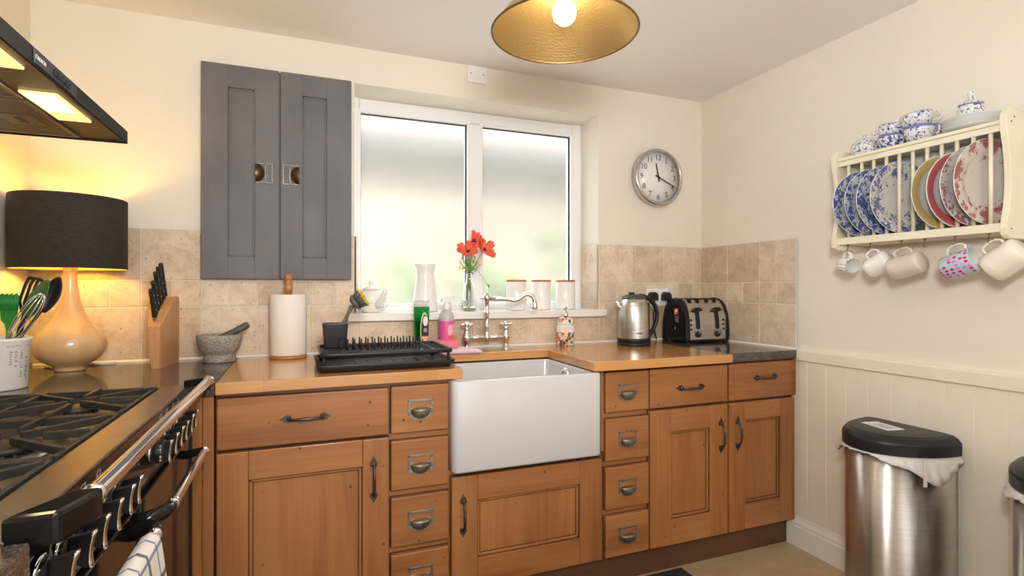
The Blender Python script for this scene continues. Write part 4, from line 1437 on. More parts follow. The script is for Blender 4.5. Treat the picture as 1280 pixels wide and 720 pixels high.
# serving spoon
t = thing('serving_spoon', 'long olive green and black serving spoon leaning right in the white pot', 'spoon', (-2.90, -0.5, 1.05))
s = MB()
s.tube([(-2.925, -0.512, 0.95), (-2.912, -0.522, 1.06), (-2.900, -0.53, 1.115)], 0.0048, M['black_plastic'], 8)
s.build('handle', t)
def leaf_bowl(w_, L, hollow, xf, mat, mb):
    rg = []
    for i in range(13):
        q = i / 12
        hw = w_ * math.sin(PI * min(1, q * 0.93 + 0.07)) ** 0.75 + 0.002
        rg.append([(hw * math.cos(a) , hollow * math.sin(PI * q) * (1 - abs(math.cos(a))) * 1.0 + (0.0012 if a < PI else -0.0012), L * q) for a in [2 * PI * k / 16 + 0.001 for k in range(16)]])
    mb.loft(rg, mat, True, True, True, xf)
s = MB()
leaf_bowl(0.024, 0.125, 0.012, T(-2.900, -0.528, 1.108) @ RY(math.radians(26)) @ RZ(math.radians(-25)), M['dark_green'], s)
s.build('bowl', t)
t = thing('ladle', 'black nylon serving spoon with pointed tip behind the olive spoon in the pot', 'spoon', (-2.88, -0.48, 1.05))
s = MB()
s.tube([(-2.955, -0.530, 0.93), (-2.918, -0.510, 1.05), (-2.872, -0.497, 1.13)], 0.0045, M['black_plastic'], 8)
s.build('handle', t)
s = MB()
leaf_bowl(0.021, 0.115, 0.012, T(-2.872, -0.497, 1.124) @ RY(math.radians(22)) @ RZ(math.radians(10)), M['black_plastic'], s)
s.build('bowl', t)
# whisk
t = thing('whisk', 'steel balloon whisk standing in the white pot', 'whisk', (-2.90, -0.56, 1.05))
s = MB()
wx = T(-2.944, -0.566, 1.0) @ RY(math.radians(29))
s.tube([(0, 0, -0.05), (0, 0, 0.045)], 0.0055, M['chrome'], 10, True, wx)
s.build('handle', t)
s = MB()
for k in range(6):
    a = PI * k / 6
    pts = []
    for i in range(19):
        q = i / 18
        th = PI * q
        r_ = 0.031 * math.sin(th) ** 0.8 * (1 if q < 0.5 else 1)
        pts.append((0.031 * math.cos(th) * (math.sin(th) ** 0.35 if 0 < q < 1 else 0) * math.cos(a), 0.031 * math.cos(th) * (math.sin(th) ** 0.35 if 0 < q < 1 else 0) * math.sin(a), 0.04 + 0.165 * math.sin(th) ** 0.85))
    s.tube(pts, 0.0011, M['chrome'], 6, True, wx)
s.build('wires', t)

# ================================================================== KNIFE BLOCK AND KNIVES
t = thing('knife_block', 'tall wooden knife block holding five black-handled knives', 'knife block', (-2.64, -0.16, 0.91))
prof = [(0.0, 0.150), (0.012, 0.158), (0.03, 0.172), (0.055, 0.193), (0.08, 0.212), (0.11, 0.232), (0.14, 0.247), (0.165, 0.253), (0.178, 0.250), (0.182, 0.244)]
def kb(d):
    return (-2.650 - 0.045 * (d / 0.182), -2.6255 + 0.027 * (d / 0.182) ** 0.6)
s = MB()
b = bmesh.new()
rg = []
for d, z in prof:
    xl, xr = kb(d)
    lean = -0.012 * (1 - d / 0.18)
    rg.append([b.verts.new(p) for p in ((xl, -0.25 + d, 0.91), (xr, -0.25 + d, 0.91), (xr, -0.25 + d, 0.91 + z), (xl + lean, -0.25 + d, 0.91 + z))])
for A, B in zip(rg, rg[1:]):
    for k in range(4):
        b.faces.new((A[k], A[(k + 1) % 4], B[(k + 1) % 4], B[k]))
b.faces.new(rg[0][::-1])
b.faces.new(rg[-1])
bmesh.ops.recalc_face_normals(b, faces=b.faces)
s.add(b, M['block_wood'])
bo = s.build('block', t)
s = MB()
for k, L in enumerate((0.014, 0.010)):
    s.box(-2.6465 - 0.006 + 0.004, -2.6465 + L - 0.004, -0.2505, -0.2499, 1.028 - 0.006 * k, 1.0305 - 0.006 * k, M['roll_wood'])
s.build('brand_mark', bo)
KL = [(0.135, 0.246, -2.634, 0.128, 'farthest back'), (0.110, 0.232, -2.637, 0.128, 'second from the back'), (0.085, 0.2145, -2.640, 0.126, 'middle'), (0.058, 0.1945, -2.643, 0.112, 'second from the front'), (0.030, 0.172, -2.645, 0.105, 'nearest the front')]
for d, z, x, L, wh in KL:
    y = -0.25 + d
    k = thing('knife', 'black riveted knife handle in the wooden block, ' + wh, 'knife', (x, y, 0.91 + z), (math.radians(14), math.radians(-4), 0), 'knives in the wooden block')
    s = MB()
    s.box(-0.0018, 0.0018, -0.012, 0.012, -0.06, 0.002, M['chrome'], 0)
    s.box(-0.006, 0.006, -0.0125, 0.0125, 0.000, 0.010, M['chrome'], 0.002)
    s.build('blade', k, True)
    s = MB()
    rg = []
    for q, hw in ((0.0, 0.011), (0.1, 0.0115), (0.4, 0.0105), (0.7, 0.011), (0.9, 0.0145), (0.97, 0.0145), (1.0, 0.010)):
        rg.append([(0.0078 * math.cos(a) * (1.0 if q < 0.98 else 0.7), 0.8 * hw * math.sin(a) - (0.002 if q > 0.8 else 0), 0.010 + L * q) for a in [2 * PI * i / 14 for i in range(14)]])
    s.loft(rg, M['black_plastic'], True)
    h_ = s.build('handle', k, True)
    s = MB()
    for q in (0.25, 0.5, 0.75):
        s.lathe([(0.003, -0.0086), (0.003, 0.0086), (0, 0.0088)], M['chrome'], seg=10, xf=T(0, 0, 0.01 + L * q) @ RY(PI / 2))
    s.build('rivet', h_, True)

# ================================================================== MORTAR AND PESTLE
t = thing('mortar', 'rough grey stone mortar on the granite near the wall', 'mortar', (-2.452, -0.125, 0.91))
s = MB()
s.lathe([(0, 0.0005), (0.056, 0.0005), (0.058, 0.003), (0.056, 0.024), (0.054, 0.030), (0.060, 0.036), (0.072, 0.056), (0.079, 0.085), (0.080, 0.104), (0.078, 0.106), (0.071, 0.106), (0.069, 0.103), (0.060, 0.060), (0.040, 0.040), (0, 0.034)], M['stone'], (-2.452, -0.125, 0.91), 48)
s.build('bowl', t)
s = MB()
s.tube([(-2.50, -0.125, 0.965), (-2.46, -0.125, 0.993), (-2.40, -0.125, 1.026), (-2.355, -0.125, 1.050), (-2.350, -0.125, 1.0525)], [0.017, 0.0155, 0.0125, 0.0135, 0.009], M['stone_dark'], 16)
o = s.build('pestle')
tag(o, 'dark stone pestle resting in the grey mortar', 'pestle')

# ================================================================== PAPER ROLL
t = thing('paper_towel_holder', 'wooden upright holder with round base carrying a roll of kitchen paper', 'holder', (-2.205, -0.096, 0.91))
c0 = (-2.205, -0.096, 0.91)
s = MB()
s.lathe([(0, 0.0005), (0.070, 0.0005), (0.072, 0.004), (0.072, 0.009), (0.069, 0.012), (0, 0.012)], M['roll_wood'], c0, 48)
s.build('base', t)
s = MB()
s.lathe([(0.013, 0.012), (0.013, 0.27), (0.0165, 0.272), (0.0175, 0.29), (0.015, 0.297), (0.017, 0.302), (0.017, 0.307), (0.010, 0.312), (0.0145, 0.320), (0.0165, 0.330), (0.0125, 0.343), (0, 0.347)], M['roll_wood'], c0, 24)
s.build('post', t)
s = MB()
s.lathe([(0.020, 0.0135), (0.0695, 0.0135), (0.0705, 0.016), (0.0705, 0.258), (0.069, 0.260), (0.020, 0.260), (0.020, 0.0135)], M['paper'], c0, 64)
s.box(-2.205 + 0.0700, -2.205 + 0.0712, -0.13, -0.096, 0.925, 1.169, M['paper'])
o = s.build('paper_towel_roll')
tag(o, 'thick roll of white kitchen paper on the wooden holder', 'paper roll')

# ================================================================== DISH RACK
t = thing('dish_rack', 'black dish drainer with two rows of prongs over a drip tray', 'dish rack', (-1.87, -0.44, 0.91))
s = MB()
A0, A1, B0, B1 = -2.112, -1.636, -0.603, -0.272
rings = []
for ins, z in ((0.014, 0.9105), (0.010, 0.912), (0.004, 0.926), (0.000, 0.936), (0.002, 0.938), (0.006, 0.936), (0.010, 0.928), (0.016, 0.918), (0.03, 0.9165)):
    rings.append(rrect(A0 + ins, A1 - ins, B0 + ins, B1 - ins, 0.02, z, 4))
s.loft(rings, M['black_plastic'])
for k in range(9):
    x = -2.06 + 0.047 * k
    s.box(x - 0.003, x + 0.003, B0 + 0.04, B1 - 0.04, 0.9163, 0.9195, M['black_plastic'], 0.001)
tray = s.build('drip_tray', t)
s = MB()
s.tube([(-1.645, -0.50, 0.928), (-1.628, -0.50, 0.926), (-1.612, -0.50, 0.921)], [0.010, 0.009, 0.007], M['black_plastic'], 10)
s.build('spout', tray)
s = MB()
fr = [(p[0], p[1], p[2]) for p in rrect(-2.094, -1.645, -0.590, -0.284, 0.02, 0.970, 4)]
pr = fr + [fr[0]]
s.tube(pr, 0.007, M['black_plastic'], 8, True, None, (0.8, 1.15))
for x, y in ((-2.085, -0.575), (-1.655, -0.575), (-2.085, -0.298), (-1.655, -0.298)):
    s.tube([(x, y, 0.968), (x, y, 0.919)], 0.006, M['black_plastic'], 8)
for y in (-0.525, -0.455, -0.385, -0.330):
    s.box(-2.09, -1.65, y - 0.003, y + 0.003, 0.962, 0.969, M['black_plastic'], 0.001)
for x in (-2.03, -1.735, -1.69):
    s.box(x - 0.004, x + 0.004, -0.588, -0.286, 0.961, 0.968, M['black_plastic'], 0.001)
s.box(-2.088, -2.035, -0.585, -0.29, 0.963, 0.9665, M['black_plastic'])
for k in range(13):
    x = -2.022 + 0.0238 * k
    s.box(x - 0.002, x + 0.002, -0.46, -0.38, 0.964, 0.970, M['black_plastic'])
frame = s.build('rack_frame', t)
for k in range(13):
    x = -2.022 + 0.0238 * k
    for y in (-0.455, -0.385):
        s = MB()
        s.tube([(x, y, 0.966), (x, y + 0.003, 0.988), (x, y + 0.008, 1.010)], [0.0036, 0.0034, 0.0026], M['black_plastic'], 7)
        s.build('prong', frame)
# brush pot and brush
t = thing('cutlery_pot', 'square dark grey plastic cutlery pot at the back of the dish rack', 'pot', (-2.035, -0.345, 0.958))
s = MB()
rings = []
for ins, z, r in ((0.010, 0.9702, 0.012), (0.007, 0.972, 0.012), (0.001, 1.058, 0.014), (0.0, 1.061, 0.014), (0.002, 1.063, 0.014), (0.005, 1.060, 0.012), (0.012, 0.977, 0.01)):
    rings.append(rrect(-2.083, -1.991, -0.388, -0.305, r, 0, 4) if False else rrect(-2.083 + ins, -1.989 - ins, -0.373 + ins, -0.294 - ins, r, z, 4))
s.loft(rings, M['grey_plastic'])
s.build('pot', t)
t = thing('washing_up_brush', 'grey washing-up brush with yellow-tipped bristles in the grey pot', 'brush', (-2.02, -0.345, 0.97))
s = MB()
s.tube([(-2.045, -0.345, 0.980), (-2.020, -0.347, 1.035), (-2.000, -0.348, 1.075), (-1.985, -0.350, 1.107), (-1.974, -0.352, 1.128)], [0.008, 0.0085, 0.0065, 0.006, 0.009], M['mid_grey'], 12)
s.tube([(-2.022, -0.353, 1.045), (-2.014, -0.353, 1.058)], [0.007, 0.007], M['yellow_bristle'], 10)
s.build('handle', t)
s = MB()
bx = T(-1.962, -0.352, 1.143) @ RY(math.radians(55)) @ RX(math.radians(14)) @ Matrix.Diagonal((1.18, 1.18, 1.18, 1))
s.lathe([(0, -0.014), (0.016, -0.012), (0.026, -0.004), (0.027, 0.002), (0.020, 0.006), (0, 0.007)], M['mid_grey'], seg=24, xf=bx)
s.build('head', t)
s = MB()
rnd = random.Random(9)
for k in range(70):
    a, r_ = k * 2.399, 0.0235 * math.sqrt((k + 0.5) / 70)
    fl_ = 1.35
    p0 = (r_ * math.cos(a), r_ * math.sin(a), 0.004)
    p1 = (fl_ * r_ * math.cos(a), fl_ * r_ * math.sin(a), 0.027)
    p2 = (1.5 * r_ * math.cos(a), 1.5 * r_ * math.sin(a), 0.032 + rnd.uniform(-0.002, 0.002))
    s.tube([p0, p1], 0.0016, M['grey_bristle'], 5, True, bx)
    s.tube([p1, p2], 0.0015, M['yellow_bristle'], 5, True, bx)
s.build('bristles', t)

# ================================================================== WASHING-UP THINGS BY THE SINK
t = thing('washing_up_liquid', 'tall green washing-up liquid bottle with clear top behind the dish rack', 'bottle', (-1.654, -0.10, 0.91))
def oval(a, b_, z, cx=0, cy=0, n=28, rot=0.0):
    out = []
    for k in range(n):
        q = 2 * PI * k / n
        ca, sa = math.cos(q), math.sin(q)
        u, v = a * math.copysign(abs(ca) ** 0.75, ca), b_ * math.copysign(abs(sa) ** 0.75, sa)
        out.append((cx + u * math.cos(rot) - v * math.sin(rot), cy + u * math.sin(rot) + v * math.cos(rot), z))
    return out
C = (-1.654, -0.10)
s = MB()
s.loft([oval(a, b_, 0.91 + z, *C, rot=-0.25) for a, b_, z in ((0.028, 0.020, 0.0005), (0.030, 0.022, 0.004), (0.031, 0.023, 0.06), (0.033, 0.024, 0.12), (0.0355, 0.025, 0.185), (0.036, 0.0255, 0.203))], M['soap_green'])
s.build('bottle', t)
s = MB()
s.loft([oval(a, b_, 0.91 + z, *C, rot=-0.25) for a, b_, z in ((0.036, 0.0255, 0.2035), (0.037, 0.026, 0.222), (0.035, 0.025, 0.229), (0.02, 0.015, 0.231))], M['clear_plastic'])
s.build('clear_top', t)
s = MB()
bx = T(C[0], C[1], 0.91) @ RZ(-0.25)
def lab(cx, cz, w_, h_, m, k=0, top=False):
    pts = [(cx + w_ * math.cos(a), cz + h_ * math.sin(a)) for a in [2 * PI * q / 20 for q in range(20)]]
    s.prism(pts, 'y', -0.0262 - 0.0006 * k, -0.024, m, 0, bx)
lab(0.014, 0.100, 0.0185, 0.080, M['lime_ink'], 0)
lab(0.016, 0.095, 0.0165, 0.074, M['black_ink'], 1)
lab(0.018, 0.140, 0.0105, 0.022, M['label_paper'], 2)
lab(0.018, 0.100, 0.0080, 0.010, M['grey_ink'], 2)
lab(0.018, 0.045, 0.0125, 0.016, M['label_paper'], 2)
s.box(0.002, 0.032, -0.0290, -0.024, 0.058, 0.074, M['coral_ink'], 0.001, 2, bx)
for k, dx in enumerate((0.008, 0.014, 0.020, 0.026)):
    s.box(dx - 0.0018, dx + 0.0018, -0.0296, -0.0288, 0.062, 0.070, M['white_ink'], 0, 2, bx)
s.build('label', t)
t = thing('spray_bottle', 'clear pink-labelled spray bottle with white trigger beside the tap', 'bottle', (-1.538, -0.095, 0.91))
C = (-1.538, -0.095)
s = MB()
s.lathe([(0, 0.0005), (0.032, 0.0005), (0.0345, 0.004), (0.035, 0.15), (0.032, 0.168), (0.022, 0.182), (0.014, 0.190), (0.013, 0.200), (0, 0.2)], M['clear_plastic'], (*C, 0.91), 36)
s.build('bottle', t)
s = MB()
s.lathe([(0.0354, 0.018), (0.0356, 0.020), (0.0356, 0.135), (0.0354, 0.137)], M['pink_ink'], (*C, 0.91), 36)
for a, z, w_, h_, m in ((-1.35, 0.095, 0.012, 0.026, 'pale_pink_ink'), (-0.85, 0.105, 0.011, 0.02, 'pale_pink_ink'), (-1.1, 0.06, 0.013, 0.02, 'coral_ink'), (-0.6, 0.07, 0.009, 0.02, 'pale_pink_ink')):
    s.prism([(w_ * math.cos(q), h_ * math.sin(q)) for q in [2 * PI * i / 16 for i in range(16)]], 'y', -0.0368, -0.034, M[m], 0, T(*C, 0.91 + z) @ RZ(a + PI / 2))
s.box(-0.006, 0.006, -0.0372, -0.034, 0.025, 0.055, M['label_paper'], 0, 2, T(*C, 0.91) @ RZ(-0.62))
for k in range(6):
    s.box(-0.0052 + 0.0019 * k, -0.0043 + 0.0019 * k, -0.0376, -0.037, 0.028, 0.052, M['black_ink'], 0, 2, T(*C, 0.91) @ RZ(-0.62))
s.build('label', t)
s = MB()
s.lathe([(0.015, 0.188), (0.016, 0.190), (0.016, 0.212), (0.012, 0.216), (0.010, 0.226)], M['white_plastic'], (*C, 0.91), 24)
s.loft([[(C[0] + x, C[1] + y_ * w_, 0.91 + z) for y_, z in ((-1, z0), (1, z0), (1, z1), (-1, z1))] for x, w_, z0, z1 in ((-0.024, 0.009, 0.226, 0.236), (-0.012, 0.011, 0.222, 0.246), (0.012, 0.011, 0.222, 0.250), (0.034, 0.009, 0.230, 0.250), (0.040, 0.007, 0.232, 0.247))], M['white_plastic'], False)
s.tube([(C[0] + 0.016, C[1], 1.134), (C[0] + 0.024, C[1], 1.115), (C[0] + 0.022, C[1], 1.098)], [0.006, 0.005, 0.004], M['white_plastic'], 8)
s.build('trigger', t)
# cloth, folded on the strip behind the sink and lapping the drainer
def cloth(u, v):
    x = -1.603 + 0.195 * u
    y = -0.315 + 0.225 * v + 0.03 * u
    z = 0.9120
    if y < -0.219:                                       # lies over the drip tray edge
        pass
    z += 0.0025 * math.sin(u * 5 + v * 3) + 0.0025
    return (x, y, z)
bm_o = []
def fold_cloth():
    rg = []
    b = bmesh.new()
    uvl = b.loops.layers.uv.new('UVMap')
    nu, nv = 22, 16
    def top(u, v, lay):
        x = -1.600 + 0.190 * u - 0.02 * v
        y = -0.236 + 0.102 * v - 0.02 * (u - 0.5) * (1 - v)
        edge = min(u, 1 - u, v, 1 - v)
        z = 0.9112 + lay * 0.0066 * min(1, edge * 9 + 0.18) + 0.0018 * lay * math.sin(u * 7 + v * 4 + lay) * min(1, edge * 6)
        return (x, y, z)
    for lay in (3, 2, 1):
        g = [[b.verts.new(top(i / nu, j / nv, lay)) for j in range(nv + 1)] for i in range(nu + 1)]
        for i in range(nu):
            for j in range(nv):
                fc = b.faces.new((g[i][j], g[i + 1][j], g[i + 1][j + 1], g[i][j + 1]))
                fc.smooth = True
                for l_, (p, q) in zip(fc.loops, ((i, j), (i + 1, j), (i + 1, j + 1), (i, j + 1))):
                    l_[uvl].uv = (0.19 * p / nu, 0.10 * q / nv)
    me = bpy.data.meshes.new('cloth')
    b.to_mesh(me)
    b.free()
    me.materials.append(M['pink_cloth'])
    o_ = bpy.data.objects.new('dish_cloth', me)
    COL.objects.link(o_)
    md = o_.modifiers.new('thickness', 'SOLIDIFY')
    md.thickness = 0.002
    md.offset = 0.0
    return o_
o = fold_cloth()
tag(o, 'folded pink and white striped dish cloth by the sink', 'cloth')
s = MB()
s.box(-0.045, 0.045, -0.030, 0.030, 0.0, 0.030, M['pink_sponge'], 0.006, 3, T(-1.556, -0.186, 0.9365) @ RZ(math.radians(-12)) @ RX(math.radians(3)))
o = s.build('sponge')
tag(o, 'small bright pink sponge on the folded cloth', 'sponge')

# ================================================================== TAP
t = thing('bridge_tap', 'chrome bridge mixer tap with curved spout and cross handles behind the sink', 'tap', (-1.345, -0.10, 0.91))
TY = -0.10
for k, x in enumerate((-1.443, -1.249)):
    s = MB()
    s.lathe([(0.026, 0.0008), (0.026, 0.003), (0.022, 0.006), (0.014, 0.012), (0.0115, 0.020), (0.0125, 0.030), (0.017, 0.040), (0.021, 0.052), (0.021, 0.060), (0.017, 0.072), (0.013, 0.082), (0.012, 0.094), (0.0145, 0.098), (0.011, 0.104), (0.009, 0.110)], M['chrome'], (x, TY, 0.91), 28)
    s.build('pillar', t)
    s = MB()
    s.lathe([(0.009, 0.108), (0.0125, 0.111), (0.0125, 0.121), (0.010, 0.125), (0.0075, 0.128), (0, 0.130)], M['chrome'], (x, TY, 0.91), 20)
    for q in range(4):
        a = q * PI / 2 + 0.35 + k * 0.3
        dx, dy = math.cos(a), math.sin(a)
        s.tube([(x, TY, 1.026), (x + 0.014 * dx, TY + 0.014 * dy, 1.026), (x + 0.026 * dx, TY + 0.026 * dy, 1.026), (x + 0.031 * dx, TY + 0.031 * dy, 1.026), (x + 0.034 * dx, TY + 0.034 * dy, 1.026)], [0.006, 0.0045, 0.0055, 0.007, 0.003], M['chrome'], 10)
    s.build('cross_handle', t)
s = MB()
s.tube([(-1.430, TY, 0.966), (-1.405, TY, 0.966), (-1.40, TY, 0.966), (-1.385, TY, 0.966), (-1.38, TY, 0.966), (-1.31, TY, 0.966), (-1.305, TY, 0.966), (-1.29, TY, 0.966), (-1.285, TY, 0.966), (-1.262, TY, 0.966)], [0.0085, 0.0085, 0.011, 0.011, 0.0085, 0.0085, 0.011, 0.011, 0.0085, 0.0085], M['chrome'], 16)
s.build('bridge', t)
s = MB()
s.lathe([(0, 0.038), (0.010, 0.040), (0.016, 0.046), (0.017, 0.062), (0.012, 0.070), (0.0105, 0.078), (0.0105, 0.10), (0.013, 0.103), (0.013, 0.109), (0.0105, 0.112), (0.0105, 0.165), (0.0135, 0.168), (0.0135, 0.174), (0.0105, 0.177), (0.0105, 0.222), (0.016, 0.228), (0.017, 0.250), (0.013, 0.256), (0.009, 0.262), (0.0065, 0.268), (0.0085, 0.276), (0.006, 0.284), (0.0045, 0.288), (0.0055, 0.292), (0, 0.298)], M['chrome'], (-1.345, TY, 0.91), 24)
s.tube([(-1.36, TY, 1.149), (-1.372, TY, 1.149), (-1.377, TY, 1.149)], [0.006, 0.0045, 0.006], M['chrome'], 10)
s.build('column', t)
s = MB()
d = Vector((0.955, -0.30, 0))
sp = [(0.0, 1.149), (0.05, 1.147), (0.10, 1.143), (0.128, 1.140), (0.145, 1.143), (0.162, 1.156), (0.178, 1.166), (0.196, 1.168), (0.212, 1.160), (0.222, 1.145), (0.226, 1.125), (0.226, 1.112), (0.226, 1.105), (0.226, 1.098)]
s.tube([(-1.345 + d.x * q, TY + d.y * q, z) for q, z in sp], [0.0115, 0.0105, 0.010, 0.0105, 0.0115, 0.011, 0.0105, 0.0105, 0.0105, 0.010, 0.010, 0.0125, 0.0135, 0.0125], M['chrome'], 16)
s.build('spout', t)

# ================================================================== FLORAL SOAP BOTTLE
t = thing('soap_dispenser', 'pump soap bottle with red and green floral print on the worktop', 'bottle', (-0.930, -0.095, 0.91))
C = (-0.930, -0.095)
s = MB()
s.loft([oval(a, b_, 0.91 + z, *C, n=32, rot=-0.35) for a, b_, z in ((0.040, 0.027, 0.0005), (0.0435, 0.030, 0.004), (0.0435, 0.030, 0.118), (0.041, 0.028, 0.130), (0.033, 0.023, 0.139), (0.018, 0.016, 0.144), (0.0135, 0.0135, 0.148), (0.0135, 0.0135, 0.152))], M['floral'])
bo = s.build('bottle', t)
s = MB()
s.loft([oval(0.0442, 0.0307, 0.91 + z, *C, n=32, rot=-0.35) for z in (0.068, 0.104)], M['label_paper'], True, False)
for k in range(3):
    s.box(-0.024 + 0.004 * k, 0.024 - 0.004 * k, -0.0312, -0.0300, 0.0895 - 0.0075 * k, 0.0925 - 0.0075 * k, M['pale_pink_ink'], 0, 2, T(C[0], C[1], 0.91) @ RZ(-0.35))
s.build('label', bo)
s = MB()
s.lathe([(0.0155, 0.150), (0.0155, 0.168), (0.012, 0.170), (0.006, 0.172), (0.005, 0.182), (0.009, 0.184), (0.009, 0.194), (0, 0.196)], M['chrome'], (*C, 0.91), 20)
s.tube([(C[0], C[1], 1.097), (C[0] - 0.014, C[1] - 0.016, 1.099), (C[0] - 0.022, C[1] - 0.026, 1.095)], [0.006, 0.005, 0.004], M['chrome'], 8)
s.build('pump', t)

# ================================================================== KETTLE
t = thing('kettle', 'brushed steel jug kettle with black handle and base on the wooden worktop', 'kettle', (-0.592, -0.19, 0.91))
C = (-0.592, -0.19)
s = MB()
s.lathe([(0, 0.0008), (0.081, 0.0008), (0.083, 0.004), (0.083, 0.013), (0.079, 0.015), (0.079, 0.017), (0.083, 0.019), (0.083, 0.036), (0.080, 0.0375), (0, 0.0375)], M['black_plastic'], (*C, 0.91), 56)
s.build('base', t)
s = MB()
s.lathe([(0.0795, 0.0378), (0.0795, 0.060), (0.079, 0.11), (0.077, 0.155), (0.0735, 0.19), (0.068, 0.215), (0.060, 0.231), (0.058, 0.232)], M['steel'], (*C, 0.91), 64)
bo = s.build('body', t)
s = MB()
sp_ = T(C[0], C[1], 0.91) @ RZ(PI - 0.45)
s.loft([[(0.070, -0.026, 0.165), (0.070, 0.026, 0.165), (0.066, 0.030, 0.213), (0.066, -0.030, 0.213)], [(0.078, -0.013, 0.186), (0.078, 0.013, 0.186), (0.078, 0.018, 0.217), (0.078, -0.018, 0.217)], [(0.084, -0.003, 0.202), (0.084, 0.003, 0.202), (0.089, 0.005, 0.222), (0.089, -0.005, 0.222)]], M['steel'], True, True, True, sp_)
s.build('spout', bo)
s = MB()
s.text('- KETTLE -' if False else '', 0.01, M['black_ink'], T(0, 0, 0)) if False else None
for k in range(7):
    a = -PI / 2 - 0.40 + 0.052 * k
    s.box(-0.0014, 0.0014, -0.0003, 0.0006, -0.0035, 0.0035, M['black_ink'], 0, 2, T(C[0] + 0.0797 * math.cos(a), C[1] + 0.0797 * math.sin(a), 0.974) @ RZ(a - PI / 2) @ RZ(PI))
s.build('lettering', bo)
s = MB()
s.lathe([(0.0605, 0.231), (0.0605, 0.236), (0.055, 0.245), (0.040, 0.252), (0.018, 0.257), (0, 0.258)], M['grey_plastic'], (*C, 0.91), 48)
s.box(-0.016, 0.010, -0.010, 0.010, 0.252, 0.266, M['black_plastic'], 0.004, 2, T(C[0] - 0.01, C[1], 0.91))
s.build('lid', t)
s = MB()
hd = [(0.030, 0.248), (0.060, 0.243), (0.090, 0.228), (0.117, 0.198), (0.128, 0.160), (0.124, 0.120), (0.108, 0.082), (0.086, 0.054), (0.072, 0.046)]
hv = Vector((0.985, -0.17, 0))
s.tube([(C[0] + hv.x * q, C[1] + hv.y * q, 0.91 + z) for q, z in hd], [0.013, 0.014, 0.0135, 0.0125, 0.012, 0.012, 0.012, 0.0125, 0.013], M['black_plastic'], 16, True, None, (1.15, 0.85))
s.box(0.0765, 0.0835, -0.013, 0.013, 0.040, 0.215, M['black_plastic'], 0.003, 2, T(C[0], C[1], 0.91) @ RZ(-0.17))
s.build('handle', t)

# ================================================================== TOASTER
t = thing('toaster', 'black and steel four-slot toaster in the corner under the wall sockets', 'toaster', (-0.155, -0.13, 0.91))
pf = [(-0.232, 0.928), (-0.231, 0.985), (-0.227, 1.030), (-0.219, 1.070), (-0.206, 1.103), (-0.188, 1.125), (-0.165, 1.137), (-0.135, 1.141), (-0.105, 1.137), (-0.082, 1.125), (-0.064, 1.103), (-0.051, 1.070), (-0.043, 1.030), (-0.039, 0.985), (-0.038, 0.928)]
s = MB()
s.prism(pf, 'x', -0.276, -0.037, M['steel'])
bo = s.build('body', t)
def scaled(k):
    return [((y + 0.135) * k - 0.135, (z - 0.928) * k + 0.926) for y, z in pf]
for x0, x1, xs in ((-0.276, -0.303, -0.306), (-0.037, -0.0125, -0.0115)):
    s = MB()
    rg = []
    for x, k in ((x0, 1.035), ((x0 + x1) / 2, 1.035), (x1, 1.0), (xs, 0.93)):
        rg.append([(x, y, z) for y, z in scaled(k)])
    s.loft(rg, M['black_gloss'], False)
    e_ = s.build('end_cap', t)
    if x1 < -0.2:
        s = MB()
        bx = T(-0.3062, -0.155, 1.045)
        s.box(-0.0006, 0.0008, -0.022, 0.010, 0.012, 0.044, M['red_ink'], 0, 2, bx)
        s.box(-0.0010, 0.0004, -0.015, -0.004, 0.026, 0.042, M['white_ink'], 0, 2, bx)
        s.box(-0.0010, 0.0004, -0.002, 0.004, 0.016, 0.038, M['label_paper'], 0, 2, bx)
        for k in range(4):
            s.box(-0.0006, 0.0008, -0.024, 0.006 - 0.006 * (k % 2), 0.000 - 0.009 * k, 0.004 - 0.009 * k, M['grey_ink'], 0, 2, bx)
        s.box(-0.0006, 0.0008, 0.000, 0.006, -0.068, -0.054, M['grey_ink'], 0, 2, bx)
        s.build('printed_label', e_)
s = MB()
s.box(-0.300, -0.0225, -0.238, -0.036, 0.914, 0.928, M['black_gloss'], 0.003)
for x in (-0.285, -0.036):
    for y in (-0.222, -0.05):
        s.box(x - 0.008, x + 0.008, y - 0.008, y + 0.008, 0.9103, 0.915, M['black_matt'], 0.001)
s.build('base', t)
s = MB()
for x in (-0.232, -0.180, -0.118, -0.066):
    s.box(x - 0.011, x + 0.011, -0.20, -0.07, 1.1335, 1.1425, M['black_matt'], 0.002)
s.build('slot', t)
tilt = math.radians(-3.5)
